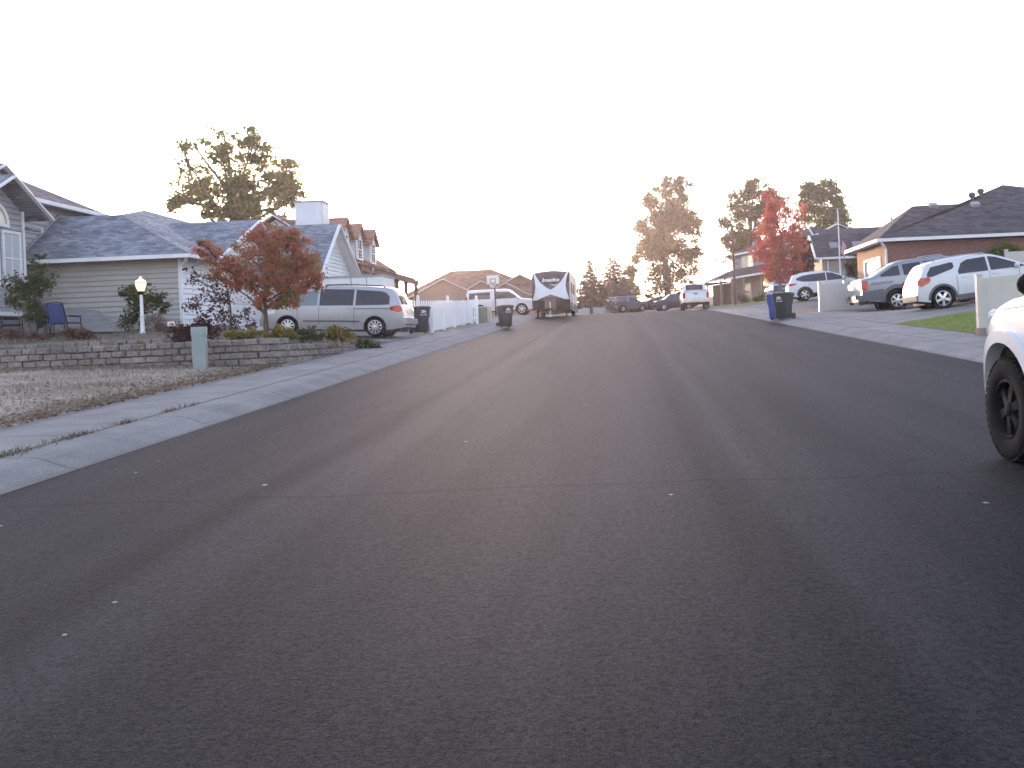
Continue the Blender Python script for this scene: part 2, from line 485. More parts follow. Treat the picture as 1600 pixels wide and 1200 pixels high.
def concretemat(name, c1, c2, joint_y=1.5, joint_x=0, x0=0):
    m = mat(name, c1, .9, c2, 1.2, 8, bump=.25, bscale=60, fine=(45, .8, 1.15))
    t = m.node_tree; N = t.nodes; L = t.links; b = N['Principled BSDF']
    geo = N.new('ShaderNodeNewGeometry'); sp = N.new('ShaderNodeSeparateXYZ'); L.new(geo.outputs['Position'], sp.inputs[0])
    src = b.inputs['Base Color'].links[0].from_socket
    for ax, st, o in (('Y', joint_y, 0), ('X', joint_x, x0)):
        if not st: continue
        a = N.new('ShaderNodeMath'); a.operation = 'MULTIPLY_ADD'; a.inputs[1].default_value = 1 / st; a.inputs[2].default_value = 100 - o / st
        L.new(sp.outputs[ax], a.inputs[0])
        f = N.new('ShaderNodeMath'); f.operation = 'FRACT'; L.new(a.outputs[0], f.inputs[0])
        c = N.new('ShaderNodeMath'); c.operation = 'LESS_THAN'; c.inputs[1].default_value = .02 / st; L.new(f.outputs[0], c.inputs[0])
        mx = N.new('ShaderNodeMix'); mx.data_type = 'RGBA'; L.new(c.outputs[0], mx.inputs['Factor'])
        L.new(src, mx.inputs['A']); mx.inputs['B'].default_value = (*[x * .35 for x in c1], 1)
        src = mx.outputs['Result']
    L.new(src, b.inputs['Base Color'])
    return m

M['asphalt'] = asphaltmat()
M['curb'] = concretemat('curb_concrete', (.155, .152, .149), (.25, .247, .243), 3.0)
M['walk'] = concretemat('sidewalk_concrete', (.157, .153, .147), (.265, .26, .25), 1.5)
M['drive'] = concretemat('driveway_concrete', (.165, .16, .155), (.26, .253, .242), 3.2, 3.0, 8.1)
M['dirt'] = mat('dry_dirt', (.2, .16, .115), .95, (.39, .33, .25), .8, 9, bump=.9, bscale=14, fine=(16, .6, 1.35))
M['soil'] = mat('garden_soil', (.085, .065, .05), .95, (.17, .14, .11), 1.5, 9, bump=.9, bscale=14, fine=(18, .6, 1.3))
M['ground'] = mat('open_ground', (.1, .085, .06), .95, (.17, .15, .1), .3, 9, bump=.5, bscale=8)
M['lawn_base'] = mat('lawn_soil', (.13, .17, .04), .95, (.18, .215, .055), 2, 8, bump=.5, bscale=30)

def edge_dirt(m, lines):
    t = m.node_tree; N = t.nodes; L = t.links; b = N['Principled BSDF']
    src = b.inputs['Base Color'].links[0].from_socket
    geo = N.new('ShaderNodeNewGeometry'); sp = N.new('ShaderNodeSeparateXYZ'); L.new(geo.outputs['Position'], sp.inputs[0])
    n = N.new('ShaderNodeTexNoise'); n.inputs['Scale'].default_value = 2.3; n.inputs['Detail'].default_value = 7; n.inputs['Roughness'].default_value = .7
    L.new(geo.outputs['Position'], n.inputs['Vector'])
    for x, wd in lines:
        d = N.new('ShaderNodeMath'); d.operation = 'SUBTRACT'; d.inputs[1].default_value = x; L.new(sp.outputs['X'], d.inputs[0])
        a = N.new('ShaderNodeMath'); a.operation = 'ABSOLUTE'; L.new(d.outputs[0], a.inputs[0])
        q = N.new('ShaderNodeMath'); q.operation = 'MULTIPLY_ADD'; q.inputs[1].default_value = -1 / wd; q.inputs[2].default_value = .75; L.new(a.outputs[0], q.inputs[0])
        s = N.new('ShaderNodeMath'); s.operation = 'ADD'; L.new(q.outputs[0], s.inputs[0]); L.new(n.outputs['Fac'], s.inputs[1])
        r = N.new('ShaderNodeMapRange'); r.inputs['From Min'].default_value = .45; r.inputs['From Max'].default_value = .95; r.inputs['To Max'].default_value = .5; L.new(s.outputs[0], r.inputs['Value'])
        mx = N.new('ShaderNodeMix'); mx.data_type = 'RGBA'; L.new(r.outputs[0], mx.inputs['Factor']); L.new(src, mx.inputs['A']); mx.inputs['B'].default_value = (.085, .078, .07, 1)
        src = mx.outputs['Result']
    L.new(src, b.inputs['Base Color'])
edge_dirt(M['curb'], ((-5.3, .16), (-6.12, .09), (6.2, .14), (6.95, .06)))
edge_dirt(M['walk'], ((-7.5, .3), (-6.13, .07), (8.2, .12)))
gx = [-300, -220, -150, -80, -60, -40, -30, -24, -20, -17, -14, -12, -10, -8.5, -7.5, -6.6, -5.75, -5.5, -5.3, -2, 2, 6.2, 6.4, 6.65, 7.4, 8.15, 9.5, 11, 13.1, 16, 20, 26, 35, 60, 120, 200, 300]
gy = [-100, -80] + rng_ys(-60, 130, 2) + [160, 220, 300]
sheet('ground', gx, gy, -.06, M['ground'])
sx = [-5.32, -4.5, -3, -1.5, 0, 1.5, 3, 4.5, 5.4, 6.22]
sheet('street', sx, rng_ys(-40, 116, 1), 0, M['asphalt'], hf=lambda x, y: zs(y))
sheet('curb', [-6.12, -5.9, -5.75, -5.64, -5.52, -5.4, -5.3], rng_ys(-30, 100, 1), .006, M['curb'], skirt=.12)
sheet('sidewalk', [-7.5, -7, -6.5, -6.13], rng_ys(-30, 100, 1), .008, M['walk'], skirt=.12)
sheet('curb', [6.2, 6.3, 6.42, 6.54, 6.65, 6.8, 6.95], rng_ys(-30, 86, 1), .006, M['curb'], skirt=.12)
sheet('sidewalk', [6.96, 7.4, 7.8, 8.2], rng_ys(-30, 86, 1), .008, M['walk'], skirt=.12)
sheet('driveway', [8.21, 9, 10, 11.5, 13.1, 16], rng_ys(27.5, 42.0, .9), .012, M['drive'], skirt=.15)
sheet('driveway', [8.21, 9, 10, 11.5, 13.1, 16], rng_ys(50.0, 62, .9), .01, M['drive'], skirt=.15)
sheet('driveway', [-15, -14, -12, -10.5, -9, -7.51], rng_ys(30.6, 36.6, 1), .012, M['drive'], skirt=.15)
sheet('driveway', [-14, -12, -10.5, -9, -7.51], rng_ys(48.4, 57, 1), .012, M['drive'], skirt=.15)
sheet('driveway', [-16, -14, -12, -10.5, -9, -7.51], rng_ys(66, 84, 1), .012, M['drive'], skirt=.15)
sheet('verge', [-60, -45, -36, -30, -26, -22, -19, -17, -15, -13, -11.5, -10, -9, -8.2, -7.51], rng_ys(-30, 22.6, 1), .01, M['dirt'])
M['mulch'] = mat('reddish_gravel', (.15, .1, .085), .95, (.24, .175, .15), 2, 8, bump=.8, bscale=20, fine=(14, .6, 1.3))
sheet('gravel_bed', [8.21, 9, 10, 11.5, 13.1, 16], rng_ys(42.05, 49.95, .8), .012, M['mulch'], skirt=.15)
sheet('lawn', [8.21, 8.8, 9.5, 10.5, 11.5, 13.1, 18, 30], rng_ys(20.9, 27.49, .5), .015, M['lawn_base'])
sheet('verge', [8.21, 9, 10, 11.5, 13.1, 20, 40], rng_ys(-30, 20.4, 1.5), .01, M['lawn_base'])
sheet('lawn', [-14, -11, -9, -7.51], rng_ys(57.2, 65.8, 1), .02, M['lawn_base'])
sheet('lawn', [8.21, 10, 13.1, 16, 22], rng_ys(62.2, 90, 2), .02, M['lawn_base'])
sheet('cross_street', [-40, -20, -10, -5.4], rng_ys(96, 110, 2), .02, M['asphalt'])
sheet('cross_street', [6.3, 10, 20, 40], rng_ys(96, 110, 2), .02, M['asphalt'])

def yz(x, y):                                # raised garden behind the block walls
    s = smooth(0, 3.0, -7.9 - x)
    h0 = 1.77 - .045 * (y - 21)
    lo = 1.66 + .03 * (y - 21.4)
    hi = 1.93 + .075 * (y - 24)
    k = smooth(11.0, 13.0, -x)
    h1 = (hi if y > 24.05 else lo) * k + (1.68 + .012 * (y - 21.4)) * (1 - k)
    return max(h0 * (1 - s) + h1 * s, g(x, y) + .03)
def bed():
    xs = [-60, -40, -30, -24, -20, -17, -15, -13.5, -13, -12.5, -12.0, -11.6, -11.2, -10.6, -10, -9.4, -8.9, -8.5, -8.2, -7.88]
    ys = [20.9, 21.3, 21.7, 22.2, 22.8, 23.4, 24.0, 24.1, 24.6, 25.4, 26.2, 27, 28, 29, 30, 30.6]
    wall = lambda x: float(np.interp(x, [-38, -12, -10, -9, -8.3, -7.85], [22.1, 21.55, 21.3, 20.95, 20.8, 20.95])) + .1
    mb = MB()
    rows = [[(x, max(y, wall(x)), yz(x, max(y, wall(x)))) for x in xs] for y in ys]
    mb.grid(rows)
    mb.grid([[(p[0], p[1], p[2]) for p in rows[-1]], [(p[0], p[1], p[2] - .4) for p in rows[-1]]])
    mb.grid([[r[-1] for r in rows], [(r[-1][0], r[-1][1], r[-1][2] - .3) for r in rows]])
    o = mb.build('garden_bed', M['soil']); o['kind'] = 'structure'
bed()
sheet('garden_bed', [-60, -40, -30, -24, -20, -17, -15.1], [30.6, 31, 32, 33, 36, 40], .02, M['soil'], hf=lambda x, y: 2.4 + (y - 30.6) * .02)

# ------------------------------------------------------------------ block retaining walls
M['block'] = mat('split_face_block', (.17, .148, .13), .95, (.28, .24, .21), 1.6, 8, bump=.8, bscale=25, fine=(20, .65, 1.3))
def per_island(m, lo, hi):
    t = m.node_tree; N = t.nodes; L = t.links; b = N['Principled BSDF']
    src = b.inputs['Base Color'].links[0].from_socket
    geo = N.new('ShaderNodeNewGeometry'); mr = N.new('ShaderNodeMapRange'); mr.inputs['To Min'].default_value = lo; mr.inputs['To Max'].default_value = hi
    L.new(geo.outputs['Random Per Island'], mr.inputs['Value'])
    cc = N.new('ShaderNodeCombineColor')
    for i in range(3): L.new(mr.outputs[0], cc.inputs[i])
    mx = N.new('ShaderNodeMix'); mx.data_type = 'RGBA'; mx.blend_type = 'MULTIPLY'; mx.inputs['Factor'].default_value = 1
    L.new(src, mx.inputs['A']); L.new(cc.outputs[0], mx.inputs['B']); L.new(mx.outputs['Result'], b.inputs['Base Color'])
per_island(M['block'], .82, 1.16)
def blockwall(name, label, path, topf, groundf, hgt=.15, wid=.33, depth=.2, seed=1):
    rnd = random.Random(seed)
    pts = [Vector((p[0], p[1], 0)) for p in path]
    root = thing(name, label, 'retaining wall', (pts[0].x, pts[0].y, groundf(pts[0].x, pts[0].y)))
    mb = MB()
    seg = []; tot = 0
    for a, b in zip(pts, pts[1:]):
        seg.append((tot, a, b)); tot += (b - a).length
    def at(s):
        for s0, a, b in reversed(seg):
            if s >= s0: break
        d = (b - a).normalized(); return a + d * (s - s0), d
    for c in range(40):
        z0 = .45 + c * hgt
        s = (c % 2) * wid / 2
        while s + wid < tot:
            p, d = at(s + wid / 2)
            n = Vector((d.y, -d.x, 0))
            gz = groundf(p.x, p.y); top = topf(p.x, p.y)
            if z0 + hgt > gz and z0 + hgt <= top + hgt * .5:
                j = rnd.uniform(-.012, .018); k = rnd.uniform(-.012, .012)
                cz = z0 + hgt / 2 + rnd.uniform(-.004, .004)
                ww = wid / 2 - rnd.uniform(.004, .012); hh = hgt / 2 - rnd.uniform(.001, .005)
                ctr = p - n * (depth / 2) + n * j + Vector((0, 0, cz))
                dd = (d + n * k * 2).normalized(); nn = Vector((dd.y, -dd.x, 0))
                # bevelled split face: back box plus a chamfered front
                B = [ctr - nn * depth / 2 + dd * ww * sx_ + Vector((0, 0, hh * sz_)) for sz_ in (-1, 1) for sx_ in (-1, 1)]
                Fm = [ctr + nn * (depth / 2 - .035) + dd * ww * sx_ + Vector((0, 0, hh * sz_)) for sz_ in (-1, 1) for sx_ in (-1, 1)]
                Fr = [ctr + nn * (depth / 2 + rnd.uniform(-.008, .01)) + dd * (ww - .03) * sx_ + Vector((0, 0, (hh - .022) * sz_)) for sz_ in (-1, 1) for sx_ in (-1, 1)]
                n0 = len(mb.v); mb.v += [tuple(q) for q in B + Fm + Fr]
                for o in (0, 4):
                    for i, j in ((0, 1), (1, 3), (3, 2), (2, 0)):
                        mb.f.append((n0 + o + i, n0 + o + j, n0 + o + 4 + j, n0 + o + 4 + i)); mb.m.append(0)
                mb.f.append((n0 + 8, n0 + 9, n0 + 11, n0 + 10)); mb.m.append(0)
            s += wid
    mb.build('block_face', M['block'], root)
    return root
def frontwall_top(x, y):
    if y > 21.0 and x > -8.2:
        return 1.87 if y < 21.6 else (1.72 if y < 24.3 else 1.57)
    return 1.74 if x < -9.7 else 1.87
blockwall('retaining_wall', 'long tan concrete block wall bordering the dry verge and sidewalk', [(-38, 22.1), (-12, 21.55), (-10, 21.3), (-9.0, 20.95), (-8.3, 20.75), (-7.85, 20.9), (-7.68, 21.5), (-7.62, 26.9)], frontwall_top, g, seed=3)
blockwall('retaining_wall', 'low upper block wall in the garden below the blue chair', [(-38, 24.4), (-20, 24.15), (-11.6, 24.0)], lambda x, y: 1.95, lambda x, y: 1.72, seed=4)

# ------------------------------------------------------------------ houses
def lap(mb, p0, p1, poly, n, lap_=.18, out=.046):
    """lap siding on the convex wall polygon poly [(u, z)], u metres from p0 towards p1, boards stepping out along n"""
    p0, p1, n = Vector((*p0, 0)), Vector((*p1, 0)), Vector((*n, 0)).normalized()
    d = (p1 - p0).normalized()
    def span(z):
        us = []
        for (u0, z0), (u1, z1) in zip(poly, poly[1:] + poly[:1]):
            if z0 == z1:
                if abs(z - z0) < 1e-9: us += [u0, u1]
                continue
            t = (z - z0) / (z1 - z0)
            if -1e-9 <= t <= 1 + 1e-9: us.append(u0 + t * (u1 - u0))
        return (min(us), max(us)) if us else None
    zl = min(p[1] for p in poly); zh = max(p[1] for p in poly)
    zz = sorted({zl, zh} | {p[1] for p in poly} | {zl + i * lap_ for i in range(int((zh - zl) / lap_) + 1)})
    for a, b in zip(zz, zz[1:]):
        if b - a < 1e-4: continue
        row = zl + math.floor((a - zl) / lap_ + 1e-6) * lap_
        fo = lambda z: out * (1 - (z - row) / lap_) + .004
        A, B = span(a + 1e-7), span(b - 1e-7)
        if not A or not B: continue
        q = lambda u, z, o: p0 + d * u + Vector((0, 0, z)) + n * o
        mb.face(q(A[0], a, fo(a)), q(A[1], a, fo(a)), q(B[1], b, fo(b)), q(B[0], b, fo(b)))
        if abs(a - row) < 1e-6: mb.face(q(A[0], a, 0), q(A[1], a, 0), q(A[1], a, fo(a)), q(A[0], a, fo(a)))

def slab(mb, pts, th=.1):
    """roof plane with thickness: outline pts seen from above, extruded straight down"""
    pts = [Vector(p) for p in pts]
    nrm = Vector((0, 0, 0))
    for a, b in zip(pts, pts[1:] + pts[:1]): nrm += a.cross(b)
    if nrm.z < 0: pts.reverse()
    low = [p - Vector((0, 0, th)) for p in pts]
    for i in range(1, len(pts) - 1):
        mb.face(pts[0], pts[i], pts[i + 1]); mb.face(low[0], low[i + 1], low[i])
    for i in range(len(pts)):
        j = (i + 1) % len(pts); mb.face(pts[i], low[i], low[j], pts[j])

def gutter(mb, p, q, h=.13, w_=.11):
    mb.bar(p, q, w_, h)

def window(parent, p0, p1, z0, z1, n, glass='glass', bars=0, rail=True, name='window', fw=.09):
    """framed window on a wall line p0-p1 facing n; pane as a sub-part"""
    p0, p1, n = Vector((*p0, 0)), Vector((*p1, 0)), Vector((*n, 0)).normalized()
    d = (p1 - p0).normalized(); L_ = (p1 - p0).length
    mb = MB(); up = Vector((0, 0, 1))
    def br(u0, u1, a, b, o0, o1):
        c = p0 + d * (u0 + u1) / 2 + up * (a + b) / 2 + n * (o0 + o1) / 2
        mb.obox(c, d * (u1 - u0) / 2, n * (o1 - o0) / 2, up * (b - a) / 2)
    br(-fw, L_ + fw, z0 - fw, z0, .0, .06); br(-fw, L_ + fw, z1, z1 + fw, .0, .06)
    br(-fw, 0, z0, z1, .0, .058); br(L_, L_ + fw, z0, z1, .0, .058)
    if rail: br(0, L_, (z0 + z1) / 2 - .02, (z0 + z1) / 2 + .02, .028, .05)
    for i in range(bars):
        u = L_ * (i + 1) / (bars + 1); br(u - .015, u + .015, z0, z1, .028, .048)
    fr = mb.build(name, M['trim'], parent)
    m2 = MB()
    q = lambda u, z: p0 + d * u + up * z + n * .026
    m2.face(q(0, z0), q(L_, z0), q(L_, z1), q(0, z1))
    m2.build('pane', M[glass], fr)
    return fr

def plainwall(mb, p0, p1, poly, n, th=.1):
    p0, p1, n = Vector((*p0, 0)), Vector((*p1, 0)), Vector((*n, 0)).normalized()
    d = (p1 - p0).normalized()
    mb.prism([p0 + d * u + Vector((0, 0, z)) for u, z in poly], -n * th)

# ---- house A: grey sided two storey house with the garage wing, left
def house_a():
    h = thing('grey_house', 'grey sided two storey house with an arched window, nearest on the left', 'house', (-21, 34, 2.3))
    mb = MB()
    lap(mb, (-20.4, 32.0), (-15.0, 32.0), [(0, 2.2), (5.4, 2.2), (5.4, 4.9), (0, 4.9)], (0, -1))
    mb.build('garage_side_wall', M['siding_grey'], h)
    mb = MB()
    lap(mb, (-15.0, 32.0), (-15.0, 34.2), [(0, 2.2), (2.2, 2.2), (2.2, 4.9), (0, 4.9)], (1, 0))
    lap(mb, (-15.0, 34.2), (-15.0, 41.2), [(0, 4.75), (7.0, 4.75), (3.4, 6.6)], (1, 0))
    lap(mb, (-15.0, 34.2), (-15.0, 35.0), [(0, 2.2), (.8, 2.2), (.8, 4.75), (0, 4.75)], (1, 0))
    lap(mb, (-15.0, 40.0), (-15.0, 41.2), [(0, 2.2), (1.2, 2.2), (1.2, 4.75), (0, 4.75)], (1, 0))
    mb.build('garage_front_wall', M['siding_white'], h)
    mb = MB()
    for i in range(4):
        mb.box((-15.08, 35.02, 2.2 + i * .62), (-15.03, 39.98, 2.2 + i * .62 + .6))
        for j in range(6):
            y = 35.1 + j * .81
            mb.box((-15.03, y, 2.28 + i * .62), (-15.015, y + .72, 2.28 + i * .62 + .44))
    mb.build('garage_door', M['white'], h)
    mb = MB()
    mb.box((-15.03, 34.92, 4.68), (-14.97, 40.08, 4.8)); mb.box((-15.03, 34.9, 2.2), (-14.97, 35.02, 4.68)); mb.box((-15.03, 39.98, 2.2), (-14.97, 40.1, 4.68))
    mb.build('door_trim', M['trim'], h)
    # garage wing roof
    mb = MB()
    slab(mb, [(-20.33, 31.45, 4.94), (-14.45, 31.45, 4.94), (-18.0, 33.9, 6.72), (-20.33, 33.9, 6.72)])
    mb.build('garage_roof', M['roof_blue'], h)
    mb = MB()
    slab(mb, [(-14.45, 31.45, 4.945), (-14.45, 46.5, 4.945), (-20, 46.5, 7.75), (-20, 39.6, 7.75), (-18.0, 33.9, 6.73)])
    slab(mb, [(-18.0, 33.9, 6.725), (-20, 39.6, 7.74), (-20.34, 39.6, 7.55), (-20.34, 33.9, 6.725)])
    slab(mb, [(-20, 39.6, 7.745), (-20, 46.5, 7.745), (-25, 46.5, 5.2), (-25, 39.6, 5.2)])
    mb.build('hip_roof', M['roof_blue_lit'], h)
    mb = MB()
    slab(mb, [(-14.4, 37.6, 6.85), (-18.7, 37.6, 6.85), (-14.6, 33.6, 4.97), (-14.4, 33.6, 4.96)], .09)
    slab(mb, [(-14.4, 37.6, 6.85), (-18.7, 37.6, 6.85), (-14.6, 41.6, 4.97), (-14.4, 41.6, 4.96)], .09)
    mb.build('gable_roof', M['roof_blue'], h)
    mb = MB()
    mb.bar((-14.38, 33.55, 4.89), (-14.38, 37.6, 6.79), .05, .2, (1, 0, 0)); mb.bar((-14.38, 37.6, 6.79), (-14.38, 41.65, 4.89), .05, .2, (1, 0, 0))
    mb.build('bargeboard', M['trim'], h)
    mb = MB()
    gutter(mb, (-20.3, 31.38, 4.86), (-14.38, 31.38, 4.86)); gutter(mb, (-14.38, 31.38, 4.86), (-14.38, 33.6, 4.86))
    mb.build('gutter', M['trim'], h)
    mb = MB()
    mb.face((-20.35, 31.47, 4.82), (-14.5, 31.47, 4.82), (-14.5, 32.0, 4.83), (-20.35, 32.0, 4.83))
    mb.build('soffit', M['siding_grey2'], h)
    mb = MB()
    mb.tube([(-14.55, 31.5, 4.8), (-14.72, 31.75, 4.68), (-14.94, 31.93, 4.55), (-14.94, 31.93, 2.35), (-14.8, 31.75, 2.25)], .055, 8)
    mb.build('downspout', M['trim'], h)
    mb = MB(); mb.box((-15.06, 31.93, 2.2), (-14.95, 32.05, 4.82)); mb.build('corner_trim', M['trim'], h)
    # two storey block
    mb = MB()
    lap(mb, (-20.35, 30.6), (-20.35, 37.4), [(0, 2.2), (6.8, 2.2), (6.8, 7.08), (0, 7.08)], (1, 0))
    lap(mb, (-20.35, 28.1), (-20.35, 30.6), [(0, 6.1), (2.5, 6.1), (2.5, 7.08), (0, 7.08)], (1, 0))
    lap(mb, (-20.8, 29.7), (-20.8, 32.9), [(0, 7.26), (3.2, 7.26), (1.6, 8.12)], (1, 0))
    mb.build('upper_wall', M['siding_grey'], h)
    mb = MB()
    slab(mb, [(-19.95, 27.4, 7.14), (-19.95, 36.85, 7.14), (-22.2, 34.4, 8.38), (-22.2, 27.4, 8.38)])
    slab(mb, [(-19.95, 36.85, 7.145), (-24.6, 36.85, 7.145), (-22.2, 34.4, 8.385)])
    slab(mb, [(-20.5, 31.3, 8.24), (-23.2, 31.3, 8.24), (-23.2, 33.1, 7.17), (-20.5, 33.1, 7.17)], .09)
    slab(mb, [(-20.5, 31.3, 8.24), (-23.2, 31.3, 8.24), (-23.2, 29.5, 7.17), (-20.5, 29.5, 7.17)], .09)
    mb.build('upper_roof', M['roof_purple'], h)
    mb = MB()
    gutter(mb, (-19.88, 30.7, 7.07), (-19.88, 36.85, 7.07), .14)
    mb.bar((-20.48, 29.45, 7.1), (-20.48, 31.3, 8.17), .05, .19, (1, 0, 0)); mb.bar((-20.48, 31.3, 8.17), (-20.48, 33.15, 7.1), .05, .19, (1, 0, 0))
    mb.build('fascia', M['trim'], h)
    mb = MB(); mb.face((-19.95, 28.4, 7.02), (-19.95, 36.85, 7.02), (-20.35, 36.85, 7.02), (-20.35, 28.4, 7.02)); mb.build('soffit', M['siding_grey2'], h)
    mb = MB(); mb.bar((-20.29, 31.5, 5.02), (-20.29, 33.95, 6.81), .05, .1, (1, 0, 0)); mb.build('flashing', M['siding_grey2'], h)
    # bay with the arched window
    mb = MB()
    lap(mb, (-19.56, 28.2), (-19.56, 30.67), [(0, 3.1), (2.47, 3.1), (2.47, 6.41), (1.235, 7.22), (0, 6.41)], (1, 0))
    lap(mb, (-19.56, 30.67), (-20.35, 30.67), [(0, 3.1), (.79, 3.1), (.79, 6.41), (0, 6.41)], (0, 1))
    mb.build('bay_wall', M['siding_grey2'], h)
    mb = MB(); mb.box((-20.3, 28.3, 2.0), (-19.75, 30.57, 3.1)); mb.build('foundation', M['foundation'], h)
    mb = MB(); mb.box((-19.6, 28.15, 3.0), (-19.5, 30.74, 3.12)); mb.box((-19.6, 30.62, 3.12), (-19.5, 30.73, 6.46)); mb.build('corner_trim', M['trim'], h)
    mb = MB()
    slab(mb, [(-19.0, 29.44, 7.47), (-21.3, 29.44, 7.47), (-21.3, 31.33, 6.32), (-19.0, 31.33, 6.32)])
    slab(mb, [(-19.0, 29.44, 7.47), (-21.3, 29.44, 7.47), (-21.3, 27.55, 6.32), (-19.0, 27.55, 6.32)])
    slab(mb, [(-19.3, 31.28, 5.93), (-20.33, 31.28, 6.13), (-20.33, 30.75, 6.13), (-19.3, 30.75, 5.93)], .08)
    mb.build('bay_roof', M['roof_blue'], h)
    mb = MB()
    mb.bar((-18.97, 27.5, 6.24), (-18.97, 29.44, 7.4), .05, .19, (1, 0, 0)); mb.bar((-18.97, 29.44, 7.4), (-18.97, 31.37, 6.24), .05, .19, (1, 0, 0))
    mb.bar((-19.27, 31.32, 5.9), (-20.33, 31.32, 6.1), .05, .15)
    mb.build('bargeboard', M['trim'], h)
    # arched window
    fr = MB(); pn = MB()
    yc, zc, r = 29.33, 5.94, .47
    arc = [(yc + r * math.cos(a), zc + r * 1.15 * math.sin(a)) for a in [math.pi * i / 16 for i in range(17)]]
    arco = [(yc + (r + .11) * math.cos(a), zc + (r * 1.15 + .11) * math.sin(a)) for a in [math.pi * i / 16 for i in range(17)]]
    fr.grid([[(-19.46, y, z) for y, z in arc], [(-19.46, y, z) for y, z in arco]])
    fr.grid([[(-19.46, y, z) for y, z in arco], [(-19.56, y, z) for y, z in arco]])
    fr.grid([[(-19.46, y, z) for y, z in arc], [(-19.53, y, z) for y, z in arc]])
    fr.box((-19.56, yc - r - .11, zc - .1), (-19.46, yc + r + .11, zc))
    pn.face(*[(-19.505, y, z) for y, z in arc])
    f_ = fr.build('arched_window', M['trim'], h); pn.build('pane', M['glass_tan'], f_)
    window(h, (-19.52, 29.63), (-19.52, 30.38), 4.05, 5.66, (1, 0), 'glass_pale', 1)
    window(h, (-19.52, 28.54), (-19.52, 29.3), 4.05, 5.66, (1, 0), 'glass_pale', 1)
house_a()

